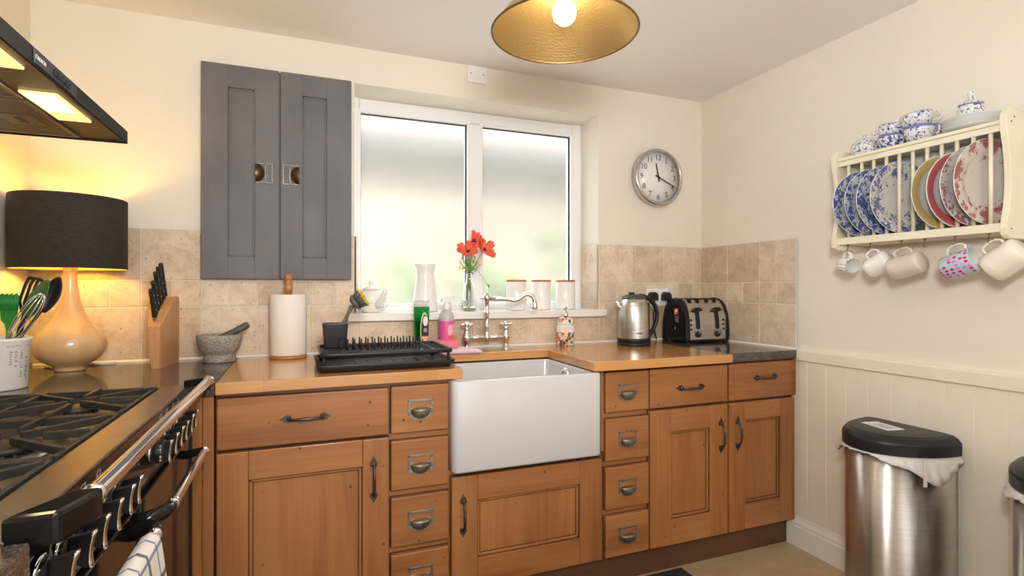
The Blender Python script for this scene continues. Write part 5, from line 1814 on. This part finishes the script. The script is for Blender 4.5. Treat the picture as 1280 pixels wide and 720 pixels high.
for x, hx in ((-0.222, -0.266), (-0.095, -0.052)):
    s = MB()
    pts = [(x + 0.0125 * math.cos(a), zz + 0.0125 * math.sin(a)) for zz, rng in ((1.083, range(0, 9)), (0.992, range(8, 17))) for a in [PI * k / 8 for k in rng]]
    rg = []
    b = bmesh.new()
    def yf(z):
        for (ya, za), (yb, zb) in zip(pf, pf[1:]):
            if za <= z <= zb:
                return ya + (yb - ya) * (z - za) / (zb - za)
        return -0.231
    zs = [0.9795, 0.983, 0.992] + [1.0 + 0.0075 * k for k in range(11)] + [1.083, 1.092, 1.0955]
    strip = []
    for z in zs:
        e = max(0.0, 0.992 - z, z - 1.083)
        hw = math.sqrt(max(0.0, 0.0125 ** 2 - e * e))
        strip.append([b.verts.new((x + q * hw, yf(z) + dy, z)) for q, dy in ((-1, 0.002), (-1, -0.0032), (1, -0.0032), (1, 0.002))])
    for A, B_ in zip(strip, strip[1:]):
        for k in range(4):
            b.faces.new((A[k], A[(k + 1) % 4], B_[(k + 1) % 4], B_[k]))
    b.faces.new(strip[0][::-1])
    b.faces.new(strip[-1])
    bmesh.ops.recalc_face_normals(b, faces=b.faces)
    s.add(b, M['black_plastic'])
    s.build('lever_track', t)
    s = MB()
    s.box(x - 0.024, x + 0.024, -0.240, -0.216, 1.078, 1.088, M['black_plastic'], 0.003)
    s.box(x - 0.013, x + 0.013, -0.243, -0.214, 1.074, 1.096, M['black_plastic'], 0.005)
    s.build('lever', t)
    s = MB()
    s.lathe([(0.017, 0), (0.017, 0.004), (0.0145, 0.011), (0.012, 0.013), (0, 0.0135)], M['black_plastic'], seg=24, xf=T(x - 0.001, -0.2305, 0.955) @ RX(PI / 2))
    s.box(-0.001, 0.001, 0.004, 0.014, 0.0125, 0.0142, M['white_ink'], 0, 2, T(x - 0.001, -0.2305, 0.955) @ RX(PI / 2))
    s.build('dial', t)
    for k in range(3):
        z = 1.029 - 0.024 * k
        s = MB()
        s.lathe([(0.006, -0.001), (0.006, 0.003), (0.0045, 0.005), (0, 0.0055)], M['black_plastic'], seg=16, xf=T(hx, yf(z), z) @ RX(PI / 2))
        s.build('button', t)
s = MB()
s.tube([(-0.17, -0.036, 0.93), (-0.185, -0.030, 0.918), (-0.20, -0.028, 0.9145), (-0.215, -0.028, 0.9145)], 0.0034, M['black_matt'], 8)
s.build('cord', t)

# ================================================================== WINDOW SILL
SZ = 1.0845
t = thing('teapot', 'small white teapot at the left end of the window sill', 'teapot', (-1.853, 0.075, SZ))
C = (-1.853, 0.075)
s = MB()
s.lathe([(0, 0.0006), (0.036, 0.0006), (0.038, 0.004), (0.052, 0.022), (0.060, 0.048), (0.060, 0.066), (0.052, 0.086), (0.040, 0.100), (0.034, 0.104), (0.032, 0.103)], M['ceramic'], (*C, SZ), 44)
s.build('body', t)
s = MB()
s.lathe([(0.039, 0.1035), (0.040, 0.107), (0.030, 0.115), (0.014, 0.121), (0.007, 0.124), (0.008, 0.128), (0.013, 0.134), (0.012, 0.142), (0.006, 0.146), (0, 0.147)], M['ceramic'], (*C, SZ), 36)
s.build('lid', t)
s = MB()
dv = Vector((0.52, -0.854, 0))
s.tube([(C[0] + dv.x * q, C[1] + dv.y * q, SZ + z) for q, z in ((0.045, 0.038), (0.066, 0.046), (0.082, 0.064), (0.092, 0.088), (0.100, 0.106))], [0.022, 0.020, 0.015, 0.011, 0.009], M['ceramic'], 16)
s.build('spout', t)
s = MB()
dv = Vector((0.98, 0.2, 0))
s.tube([(C[0] + dv.x * q, C[1] + dv.y * q, SZ + z) for q, z in ((0.045, 0.092), (0.066, 0.098), (0.082, 0.086), (0.087, 0.062), (0.080, 0.038), (0.062, 0.026), (0.050, 0.028))], 0.0065, M['ceramic'], 12)
s.build('handle', t)
t = thing('jug', 'tall white china jug on the window sill behind the green bottle', 'jug', (-1.602, 0.065, SZ))
C = (-1.602, 0.065)
b = bmesh.new()
rg = []
for r_, z in ((0.0, 0.0006), (0.056, 0.0006), (0.060, 0.003), (0.061, 0.018), (0.055, 0.07), (0.047, 0.14), (0.0425, 0.175), (0.043, 0.195), (0.047, 0.212), (0.052, 0.226), (0.050, 0.227), (0.044, 0.211), (0.039, 0.19), (0.039, 0.17), (0.052, 0.03), (0.0, 0.01)):
    ring = []
    for k in range(40):
        a = 2 * PI * k / 40
        lip = max(0.0, math.cos(a - PI)) ** 6 * max(0, (z - 0.18)) * 0.10 if r_ > 0.02 else 0
        lift = max(0.0, math.cos(a - PI)) ** 4 * max(0, z - 0.2) * 0.10 if r_ > 0.02 else 0
        rr_ = max(r_, 0.0005) + lip
        ring.append((C[0] + rr_ * math.cos(a), C[1] + rr_ * math.sin(a), SZ + z + lift))
    rg.append(ring)
b.free()
s = MB()
s.loft(rg, M['ceramic'], True, True)
s.build('body', t)
s = MB()
dv = Vector((0.45, 0.89, 0))
s.tube([(C[0] + dv.x * q, C[1] + dv.y * q, SZ + z) for q, z in ((0.046, 0.212), (0.070, 0.214), (0.086, 0.196), (0.086, 0.155), (0.074, 0.115), (0.052, 0.095))], 0.0065, M['ceramic'], 12)
s.build('handle', t)
wl = (('leftmost', -1.127, 'behind the tap spout'), ('middle', -0.987, 'between two others'), ('rightmost', -0.846, 'nearest the window jamb'))
for wh, x, ps in wl:
    t = thing('storage_canister', 'white ceramic canister with wooden lid on the sill, %s of three, %s' % (wh, ps), 'canister', (x, 0.07, SZ), (0, 0, 0), 'white canisters on the window sill')
    s = MB()
    s.lathe([(0, 0.0006), (0.048, 0.0006), (0.0505, 0.004), (0.0515, 0.012), (0.0515, 0.142), (0.050, 0.145), (0.045, 0.1455)], M['ceramic'], (x, 0.07, SZ), 44)
    s.build('jar', t)
    s = MB()
    s.lathe([(0, 0.1458), (0.051, 0.1458), (0.052, 0.148), (0.052, 0.153), (0.050, 0.155), (0, 0.155)], M['roll_wood'], (x, 0.07, SZ), 40)
    s.build('lid', t)
t = thing('glass_vase', 'clear glass bottle vase holding red poppies on the sill', 'vase', (-1.382, 0.06, SZ))
C = (-1.382, 0.06)
s = MB()
s.lathe([(0, 0.0006), (0.032, 0.0006), (0.0345, 0.004), (0.0345, 0.085), (0.031, 0.105), (0.022, 0.130), (0.0165, 0.150), (0.0155, 0.178), (0.019, 0.186), (0.019, 0.190), (0.0165, 0.190), (0.0135, 0.178), (0.0145, 0.150), (0.020, 0.130), (0.0285, 0.105), (0.0315, 0.085), (0.0315, 0.010), (0.028, 0.007), (0, 0.006)], M['clear_glass'], (*C, SZ), 40)
s.build('bottle', t)
wt = glass('yellowish_water', (0.95, 0.93, 0.62), 0.0, 1.33).m
MB().lathe([(0, 0.0075), (0.0275, 0.0075), (0.0305, 0.011), (0.0305, 0.020), (0, 0.020)], wt, (*C, SZ), 36).build('water', t)
def poppy(label, base, head, r_, tilt, seed, droop=False):
    t = thing('poppy', label, 'flower', head, (0, 0, 0), 'poppies in the glass vase')
    s = MB()
    s.tube([(base[0], base[1], SZ + 0.022), (base[0], base[1], SZ + 0.12), (C[0], C[1], SZ + 0.185), ((C[0] + head[0]) / 2, (C[1] + head[1]) / 2, (SZ + 0.19 + head[2]) / 2), (head[0], head[1], head[2])], 0.0018, M['stem'], 6)
    s.build('stem', t)
    rnd = random.Random(seed)
    s = MB()
    xf = T(*head) @ Euler(tilt).to_matrix().to_4x4()
    for k in range(6):
        a0 = k * 2 * PI / 6 + rnd.uniform(-0.2, 0.2)
        up_ = 0.55 + (0.25 if k % 2 else 0.0) + rnd.uniform(-0.12, 0.12)
        b = bmesh.new()
        nu, nv = 7, 9
        gg = []
        for i in range(nu + 1):
            q = i / nu
            row = []
            for j in range(nv + 1):
                w_ = (j / nv - 0.5)
                sp_ = 1.25 * math.sin(PI * min(0.80, q * 0.72 + 0.08))
                a = a0 + w_ * sp_
                rad = r_ * q * (1 - 0.22 * (2 * w_) ** 2 * q)
                z = r_ * up_ * q ** 1.8 * 0.75 + 0.10 * r_ * q * math.sin(w_ * 15 + k)
                row.append(b.verts.new((rad * math.cos(a), rad * math.sin(a), z)))
            gg.append(row)
        for i in range(nu):
            for j in range(nv):
                b.faces.new((gg[i][j], gg[i + 1][j], gg[i + 1][j + 1], gg[i][j + 1]))
        bmesh.ops.remove_doubles(b, verts=b.verts, dist=1e-5)
        bmesh.ops.solidify(b, geom=b.faces[:], thickness=0.0006)
        s.add(b, M['petal'], True, xf)
    s.build('petals', t)
    s = MB()
    s.ball((0, 0, 0.006), (0.007, 0.007, 0.006), M['petal_core'], 12, xf)
    for k in range(14):
        a = k * 2 * PI / 14
        s.tube([(0.003 * math.cos(a), 0.003 * math.sin(a), 0.004), (0.011 * math.cos(a), 0.011 * math.sin(a), 0.014)], 0.0009, M['petal_core'], 5, True, xf)
    s.build('flower_centre', t)
poppy('topmost red poppy in the glass vase, half turned away', (-1.375, 0.064), (-1.362, 0.06, 1.430), 0.052, (1.25, 0.35, 0.6), 1)
poppy('red poppy at the lower left of the vase, dark centre facing the room', (-1.392, 0.055), (-1.396, 0.040, 1.372), 0.060, (0.75, -0.25, 0), 2)
poppy('red poppy on the right of the vase, wide open', (-1.380, 0.052), (-1.312, 0.045, 1.385), 0.060, (1.05, 0.45, 0.3), 3)
t = thing('wild_flower', 'bunch of green leaves and small blossoms filling the vase neck below the poppies', 'flower', (-1.38, 0.06, 1.29))
rnd = random.Random(12)
s = MB()
for k in range(34):
    a, q = rnd.uniform(0, 2 * PI), rnd.uniform(0, 1)
    tip = (C[0] + 0.045 * q * math.cos(a) * 1.1, C[1] + 0.03 * q * math.sin(a), SZ + 0.215 + rnd.uniform(-0.01, 0.055))
    s.tube([(C[0] + rnd.uniform(-0.008, 0.008), C[1] + rnd.uniform(-0.008, 0.008), SZ + 0.10), (C[0], C[1], SZ + 0.185), tip], 0.0011, M['stem'], 5)
s.build('stem', t)
s = MB()
for k in range(60):
    a, q = rnd.uniform(0, 2 * PI), math.sqrt(rnd.uniform(0.05, 1))
    p = (C[0] + 0.043 * q * math.cos(a), C[1] + 0.028 * q * math.sin(a), SZ + 0.20 + rnd.uniform(-0.012, 0.065))
    xf = T(*p) @ Euler((rnd.uniform(0.4, 1.6), rnd.uniform(-0.5, 0.5), rnd.uniform(0, 6.28))).to_matrix().to_4x4()
    s.prism([(0, 0), (0.003, 0.006), (0.0035, 0.012), (0, 0.022), (-0.0035, 0.012), (-0.003, 0.006)], 'z', 0, 0.0006, M['leaf'], 0, xf)
for k in range(8):
    p = (C[0] + rnd.uniform(-0.006, 0.006), C[1] + rnd.uniform(-0.006, 0.006), SZ + 0.10 + 0.01 * k)
    s.tube([p, (p[0] + rnd.uniform(-0.004, 0.004), p[1], p[2] + 0.02)], 0.0022, M['leaf'], 6)
s.build('leaves', t)
s = MB()
for dx, dz, in ((-0.052, 0.222), (-0.048, 0.248), (0.058, 0.245), (0.050, 0.262), (0.066, 0.268)):
    s.ball((C[0] + dx, C[1] - 0.01, SZ + dz - 0.01), (0.006, 0.005, 0.009), M['yellow_flower'] if dx < 0 else M['label_paper'], 8)
    s.tube([(C[0], C[1], SZ + 0.19), (C[0] + dx * 0.6, C[1] - 0.006, SZ + 0.21), (C[0] + dx, C[1] - 0.01, SZ + dz - 0.012)], 0.0009, M['stem'], 5)
s.build('blossom', t)
s = MB()
t = thing('flower_bud', 'single drooping green bud on a thin stem right of the vase', 'flower', (-1.29, 0.03, 1.21))
s.tube([(C[0] + 0.004, C[1], SZ + 0.14), (C[0] + 0.006, C[1], SZ + 0.198), (-1.345, 0.045, 1.288), (-1.31, 0.035, 1.235), (-1.295, 0.03, 1.212)], 0.0012, M['stem'], 6)
s.build('stem', t)
s = MB()
s.ball((-1.292, 0.03, 1.207), (0.007, 0.007, 0.0085), M['stem'], 12)
s.build('bud', t)

# ================================================================== PLATE RACK ON THE RIGHT WALL
RX0 = -0.16
t = thing('plate_rack', 'cream painted wooden plate rack with upright bars on the right wall', 'plate rack', (-0.08, -1.25, 1.36))
s = MB()
def side(y0, y1):
    poly = [(-0.002, 1.735), (-0.10, 1.735), (-0.150, 1.742), (-0.172, 1.738), (-0.184, 1.722), (-0.187, 1.700), (-0.182, 1.670), (-0.172, 1.630), (-0.164, 1.580), (-0.161, 1.530), (-0.163, 1.480), (-0.170, 1.440), (-0.180, 1.405), (-0.185, 1.378), (-0.180, 1.356), (-0.165, 1.346), (-0.02, 1.346), (-0.002, 1.346)]
    m = MB()
    m.prism(poly, 'y', y0, y1, M['rack_cream'], 0.0015)
    o_ = m.build('side_panel', t)
    return o_
side(-0.976, -0.958)
so = side(-1.532, -1.514)
m = MB()
for x, z in ((-0.145, 1.715), (-0.160, 1.700), (-0.160, 1.375)):
    m.lathe([(0.0028, 0), (0.0028, 0.0006), (0, 0.0007)], M['iron'], seg=10, xf=T(x, -1.532, z) @ RX(PI / 2))
m.build('screw', so)
m = MB()
m.box(-0.175, -0.002, -1.5135, -0.9765, 1.697, 1.709, M['rack_cream'], 0.0015)
m.build('top_shelf', t)
m = MB()
m.box(-0.170, -0.152, -1.5135, -0.9765, 1.676, 1.6965, M['rack_cream'], 0.0015)
m.build('rail', t)
m = MB()
m.box(-0.172, -0.150, -1.5135, -0.9765, 1.367, 1.394, M['rack_cream'], 0.0015)
m.box(-0.150, -0.002, -1.5135, -0.9765, 1.367, 1.377, M['rack_cream'], 0.001)
m.build('rail', t)
m = MB()
m.box(-0.030, -0.012, -1.5135, -0.9765, 1.377, 1.394, M['rack_cream'], 0.001)
m.build('rail', t)
MB().box(-0.008, -0.001, -1.5135, -0.9765, 1.3775, 1.6965, M['rack_back']).build('backboard', t)
for y in (-1.015, -1.068, -1.114, -1.161, -1.206, -1.252, -1.298, -1.343, -1.388, -1.434, -1.480):
    m = MB()
    m.tube([(RX0, y, 1.392), (RX0, y, 1.679)], 0.0062, M['rack_cream'], 12)
    m.build('bar', t)
HY = (-1.004, -1.093, -1.206, -1.284, -1.376, -1.470)
for y in HY:
    m = MB()
    m.lathe([(0.006, 0), (0.006, -0.002), (0.0025, -0.004)], M['pewter'], seg=12, xf=T(-0.15, y, 1.367))
    m.tube([(-0.15, y, 1.366), (-0.15, y, 1.352)] + [(-0.15 + 0.0075 * math.sin(a) * -1, y, 1.3445 + 0.0075 * math.cos(a)) for a in [PI * k / 8 for k in range(1, 12)]], 0.0014, M['pewter'], 8)
    m.build('cup_hook', t)

def plate(label, y, R_, mat, kind, lean=0.0):
    """stands on edge in the rack, its face towards -y"""
    o_ = thing('plate', label, 'plate', (-0.137, y, 1.3945 + R_), (PI / 2, 0, lean), 'plates standing in the rack')
    m = MB()
    q = R_ / 0.125
    m.lathe([(0, 0.003 * q), (0.072 * q, 0.003 * q), (0.080 * q, 0.006 * q), (0.092 * q, 0.012), (0.1235 * q, 0.0185)], M[mat], seg=56)
    m.lathe([(0.1235 * q, 0.0185), (0.125 * q, 0.0180), (0.1245 * q, 0.0165), (0.092 * q, 0.008), (0.076 * q, -0.001), (0.072 * q, -0.003), (0.069 * q, -0.003), (0.067 * q, 0.0), (0, 0.0)], M['china_white'], seg=56)
    m.build('dish', o_, True)
    return o_
plate('blue patterned plate at the far left end of the rack', -1.036, 0.125, 'china_blue', 0, -0.22)
plate('blue patterned plate in the rack, second from the left end', -1.084, 0.126, 'china_blue', 0, -0.22)
plate('blue patterned plate in the rack, third from the left end', -1.131, 0.127, 'china_blue', 0, -0.22)
plate('pale plate with blue flower sprigs, in front of the blue plates in the rack', -1.184, 0.130, 'china_blue_light', 0, -0.22)
plate('plate with a mustard yellow rim in the middle of the rack', -1.318, 0.124, 'china_mustard', 0, -0.22)
plate('plate with a deep red rim next to the mustard one', -1.365, 0.125, 'china_red', 0, -0.22)
plate('white plate with purple-red flowers between the red-rimmed and the large rose plate', -1.409, 0.130, 'china_rose', 0, -0.22)
plate('large cream plate with rose posies at the right end of the rack', -1.452, 0.136, 'china_rose2', 0, -0.22)

# china on the top shelf
ZT = 1.7095
def cup_parts(t_, R_, H_, mat, ang, tilt=0):
    m = MB()
    q, h = R_ / 0.045, H_ / 0.055
    m.lathe([(0, 0.0006), (0.022 * q, 0.0006), (0.024 * q, 0.002), (0.023 * q, 0.006), (0.033 * q, 0.012 * h), (0.041 * q, 0.026 * h), (0.044 * q, 0.044 * h), (0.0455 * q, 0.055 * h), (0.044 * q, 0.0555 * h), (0.042 * q, 0.044 * h), (0.037 * q, 0.022 * h), (0.025 * q, 0.010 * h), (0, 0.008 * h)], M[mat], seg=40)
    m.build('bowl', t_, True)
    m = MB()
    m.tube([(r_ * q * math.cos(ang), r_ * q * math.sin(ang), z * h) for r_, z in ((0.042, 0.046), (0.054, 0.050), (0.063, 0.044), (0.064, 0.031), (0.055, 0.020), (0.040, 0.020))], 0.0036, M[mat], 10)
    m.build('handle', t_, True)
t = thing('sugar_bowl', 'small lidded blue and white sugar bowl at the left end of the rack top', 'bowl', (-0.092, -1.030, ZT))
m = MB()
m.lathe([(0, 0.0006), (0.028, 0.0006), (0.030, 0.003), (0.044, 0.018), (0.049, 0.034), (0.046, 0.047), (0.040, 0.054)], M['pot_blue'], seg=40)
m.build('bowl', t, True)
m = MB()
m.lathe([(0.042, 0.054), (0.042, 0.058), (0.030, 0.068), (0.012, 0.075), (0.005, 0.078), (0.008, 0.084), (0.007, 0.089), (0, 0.091)], M['pot_blue'], seg=36)
m.build('lid', t, True)
for a in (-PI / 2 + 0.5, PI / 2 + 0.9):
    m = MB()
    m.tube([(r_ * math.cos(a), r_ * math.sin(a), z) for r_, z in ((0.045, 0.044), (0.057, 0.047), (0.063, 0.038), (0.058, 0.027), (0.046, 0.024))], 0.0032, M['china_white'], 10)
    m.build('handle', t, True)
def cup(label, x, y, z, R_, H_, mat, ang, rot=(0, 0, 0)):
    c = thing('teacup', label, 'cup', (x, y, z), rot, 'blue and white teacups on the rack top')
    cup_parts(c, R_, H_, mat, ang)
cup('lower blue and white teacup of the left stack on the rack', -0.092, -1.137, ZT, 0.046, 0.058, 'cup_blue_dense', 0.6)
cup('upper blue and white teacup of the left stack on the rack', -0.092, -1.135, ZT + 0.046, 0.044, 0.052, 'cup_blue', 1.7, (0.04, 0, 0.2))
cup('lower blue and white teacup of the right stack on the rack', -0.106, -1.243, ZT, 0.050, 0.060, 'cup_blue', -1.7)
cup('upper blue and white teacup of the right stack, tilted on its neighbour', -0.106, -1.238, ZT + 0.053, 0.049, 0.052, 'cup_blue', -1.15, (-0.16, 0.0, 0.15))
cup('blue and white teacup standing behind the right stack against the wall', -0.036, -1.302, ZT, 0.032, 0.060, 'cup_blue', 3.3)
for k in range(6):
    o_ = thing('saucer', ('bottom', 'second lowest', 'third lowest', 'third highest', 'second highest', 'topmost')[k] + ' white saucer in the stack on the right end of the rack top', 'saucer', (-0.098, -1.402, ZT + 0.0062 * k), (0, 0, 0.7 * k), 'stacked saucers on the rack top')
    m = MB()
    m.lathe([(0, 0.0008), (0.042, 0.0008), (0.046, 0.003), (0.062, 0.007), (0.083 - 0.001 * (k % 2), 0.0125), (0.0835 - 0.001 * (k % 2), 0.0137), (0.062, 0.0092), (0.046, 0.0050), (0, 0.0046)], M['china_white'], seg=44)
    m.build('dish', o_, True)
t = thing('lidded_pot', 'blue and white lidded pot standing on the stack of saucers', 'pot', (-0.098, -1.394, ZT + 0.0372))
m = MB()
m.lathe([(0, 0.0003), (0.040, 0.0003), (0.042, 0.004), (0.041, 0.010), (0.033, 0.040), (0.030, 0.050), (0.033, 0.054)], M['cup_blue'], seg=40)
m.build('bowl', t, True)
m = MB()
m.lathe([(0.0335, 0.0545), (0.034, 0.058), (0.020, 0.064), (0.008, 0.070), (0.005, 0.078), (0.009, 0.086), (0.007, 0.096), (0.003, 0.102), (0, 0.104)], M['pot_blue'], seg=36)
m.build('lid', t, True)

# mugs hanging from the hooks
def mug(label, y, mouth, tilt, R_, H_, mat, in_mat, taper=1.0, ribs=False, slot=0.55, twist=0.0):
    """mouth=+1: open end away from the camera along the wall (+y); tilt: how far it hangs below level"""
    zdir = Vector((twist, mouth * math.cos(tilt), -math.sin(tilt))).normalized()
    xdir = Vector((0, 0, 1)) - zdir * zdir.z
    xdir.normalize()
    ydir = zdir.cross(xdir)
    R3 = Matrix((xdir, ydir, zdir)).transposed()
    hook = Vector((-0.15, y, 1.3372))
    top = Vector((R_ * (0.5 + 0.5 * taper) + 0.0265, 0, H_ * slot))
    loc = hook - R3 @ top + Vector((0, 0, 0.0012))
    o_ = thing('mug', label, 'mug', loc, R3.to_euler())
    m = MB()
    n = 48
    prof_ = [(0, 0.0), (R_ * taper * 0.92, 0.0), (R_ * taper, 0.004)] + [(R_ * (taper + (1 - taper) * q), 0.004 + (H_ - 0.005) * q) for q in (0.25, 0.5, 0.75, 1.0)] + [(R_ - 0.0012, H_)]
    inn = [(R_ - 0.0012, H_), (R_ - 0.0032, H_ - 0.002), (R_ * (taper + (1 - taper) * 0.3) - 0.004, 0.012), (R_ * taper * 0.8, 0.007), (0, 0.006)]
    if ribs:
        b = bmesh.new()
        rings = []
        for r_, z in prof_:
            rings.append([b.verts.new(((r_ + (0.0022 * math.cos(14 * 2 * PI * k / 112) if r_ > 0.01 else 0)) * math.cos(2 * PI * k / 112), (r_ + (0.0022 * math.cos(14 * 2 * PI * k / 112) if r_ > 0.01 else 0)) * math.sin(2 * PI * k / 112), z + 0.004 * math.cos(2 * PI * k / 112) * z / H_)) for k in range(112)] if r_ > 0 else [b.verts.new((0, 0, z))])
        for A, B in zip(rings, rings[1:]):
            for k in range(112):
                if len(A) == 1:
                    b.faces.new((A[0], B[(k + 1) % 112], B[k]))
                else:
                    b.faces.new((A[k], A[(k + 1) % 112], B[(k + 1) % 112], B[k]))
        bmesh.ops.recalc_face_normals(b, faces=b.faces)
        m.add(b, M[mat], True)
    else:
        m.lathe(prof_, M[mat], seg=n)
    m.lathe(inn, M[in_mat], seg=n)
    m.build('body', o_, True)
    m = MB()
    def rad(z):
        return R_ * (taper + (1 - taper) * z / H_)
    z0, z1 = H_ * (slot - 0.30), H_ * (slot + 0.27)
    zm = H_ * slot
    rm = top.x
    m.tube([(rad(z0) - 0.003, 0, z0), (rad(z0) + 0.012, 0, z0 + 0.000), (rm - 0.004, 0, z0 + 0.010), (rm, 0, zm), (rm - 0.003, 0, z1 - 0.008), (rad(z1) + 0.014, 0, z1 + 0.001), (rad(z1) - 0.003, 0, z1)], [0.0055, 0.005, 0.0045, 0.0042, 0.0045, 0.005, 0.0055], M[in_mat if mat == 'spotted' else mat], 12, True, None, (1.25, 0.85))
    m.build('handle', o_, True)
mug('small white ribbed jug hanging from the first hook on the left', HY[0], -1, 0.12, 0.030, 0.070, 'ceramic', 'china_white', 0.75, True, 0.55, -0.35)
mug('plain white mug hanging beside the small ribbed jug', HY[1], 1, 0.52, 0.037, 0.080, 'ceramic', 'ceramic', 0.94)
mug('beige grey mug hanging level from the third hook', HY[2], 1, 0.26, 0.041, 0.101, 'beige_ceramic', 'beige_ceramic', 0.9)
mug('pale blue mug with red lips pattern hanging under the rack', HY[4], -1, -0.30, 0.0415, 0.095, 'spotted', 'china_white', 0.9)
mug('large cream white mug hanging at the right end, mouth down to the left', HY[5], 1, 0.62, 0.0455, 0.098, 'cream_ceramic', 'cream_ceramic', 0.97)

# ================================================================== PEDAL BINS
def dring(xb, yc, hw, d, z, n=40, fl=5):
    pts = [(xb - d * math.sin(a), yc + hw * math.cos(a), z) for a in [PI * k / n for k in range(n + 1)]]
    y0, y1 = pts[-1][1], pts[0][1]
    pts += [(xb, y0 + (y1 - y0) * k / fl, z) for k in range(1, fl)]
    return pts
def bin_(label, yc, seed, sticker):
    t = thing('waste_bin', label, 'bin', (-0.17, yc, 0.0))
    xb = -0.055
    m = MB()
    m.loft([dring(xb, yc, hw, d, z) for hw, d, z in ((0.166, 0.242, 0.022), (0.167, 0.243, 0.024), (0.167, 0.243, 0.612), (0.160, 0.236, 0.614))], M['bin_steel'])
    m.build('body', t)
    m = MB()
    m.loft([dring(xb + 0.002, yc, hw, d, z) for hw, d, z in ((0.166, 0.243, 0.0006), (0.170, 0.247, 0.004), (0.170, 0.247, 0.020), (0.167, 0.244, 0.0225))], M['black_plastic'])
    m.build('base', t)
    m = MB()
    m.loft([dring(xb + 0.004, yc, hw, d, z) for hw, d, z in ((0.172, 0.250, 0.618), (0.177, 0.256, 0.622), (0.178, 0.257, 0.652), (0.1765, 0.2555, 0.6535), (0.1765, 0.2555, 0.6555), (0.178, 0.257, 0.657), (0.176, 0.255, 0.664), (0.165, 0.243, 0.677), (0.150, 0.226, 0.684), (0.120, 0.19, 0.6865))], M['black_plastic'], False)
    lo = m.build('lid', t)
    if sticker:
        m = MB()
        bx = T(-0.158, yc + 0.022, 0.6862) @ RZ(math.radians(-12))
        m.box(-0.036, 0.036, -0.060, 0.060, 0, 0.0012, M['white_plastic'], 0.0003, 2, bx)
        for k in range(7):
            m.box(-0.023 + 0.0065 * k, -0.0205 + 0.0065 * k, -0.044, 0.044 - 0.012 * ((k * 5) % 3), 0.0011, 0.0015, M['grey_ink'], 0, 2, bx)
        m.build('sticker', lo)
    # liner: pinched under the lid, hanging out in uneven folds
    rnd = random.Random(seed)
    n = 160
    dr = []
    base_ = dring(xb, yc, 0.1685, 0.2455, 0, 150, 10)
    n = len(base_)
    rings = []
    cx, cy = xb - 0.1, yc
    drop = []
    for k in range(n):
        a = k / 150.0
        v = 0.018 + 0.008 * math.sin(a * 9 + seed) + 0.004 * math.sin(a * 31)
        if k <= 150:
            v += 0.060 * math.exp(-((a - 0.85) / 0.10) ** 2) + 0.035 * math.exp(-((a - 0.02) / 0.07) ** 2)
            v -= 0.012 * math.exp(-((a - 0.50) / 0.12) ** 2)
            v += 0.030 * math.exp(-((a - 0.20) / 0.07) ** 2)
        drop.append(max(0.003, v))
    for q in (0.0, 0.3, 0.65, 1.0):
        ring = []
        for k, (x, y, _) in enumerate(base_):
            ox, oy = x - cx, y - cy
            L = math.hypot(ox, oy)
            out = (0.003 + 0.010 * q + 0.16 * q * drop[k] + 0.003 * q * math.sin(k * 0.9)) if k <= 150 else 0.003
            ring.append((x + ox / L * out, y + oy / L * out, 0.6195 - drop[k] * q))
        rings.append(ring)
    m = MB()
    m.loft(rings, M['bag'], True, False)
    lo = m.build('bin_liner', t)
    md = lo.modifiers.new('thickness', 'SOLIDIFY')
    md.thickness = 0.0008
    if sticker:
        m = MB()
        m.loft([[(-0.215 + x, yc - 0.155 + y, z) for x, y in ((-0.006, -0.002), (0.006, -0.006), (0.007, -0.004), (-0.005, 0.0))] for z, dx in ((0.618, 0), (0.58, 0.004), (0.545, 0.0), (0.53, 0.003))], M['bag'], False)
        m.build('liner_tie', lo)
bin_('brushed steel half-round bin with black lid and white sticker', -1.165, 1, True)
bin_('second steel bin with black lid, cut off by the right edge of the photo', -1.687, 4, False)

# ================================================================== FLOOR MAT
s = MB()
s.box(-2.0, -0.652, -1.25, -0.626, 0.0005, 0.010, M['mat'], 0.003)
o = s.build('floor_mat')
tag(o, 'black mat on the floor in front of the sink cabinets', 'mat')
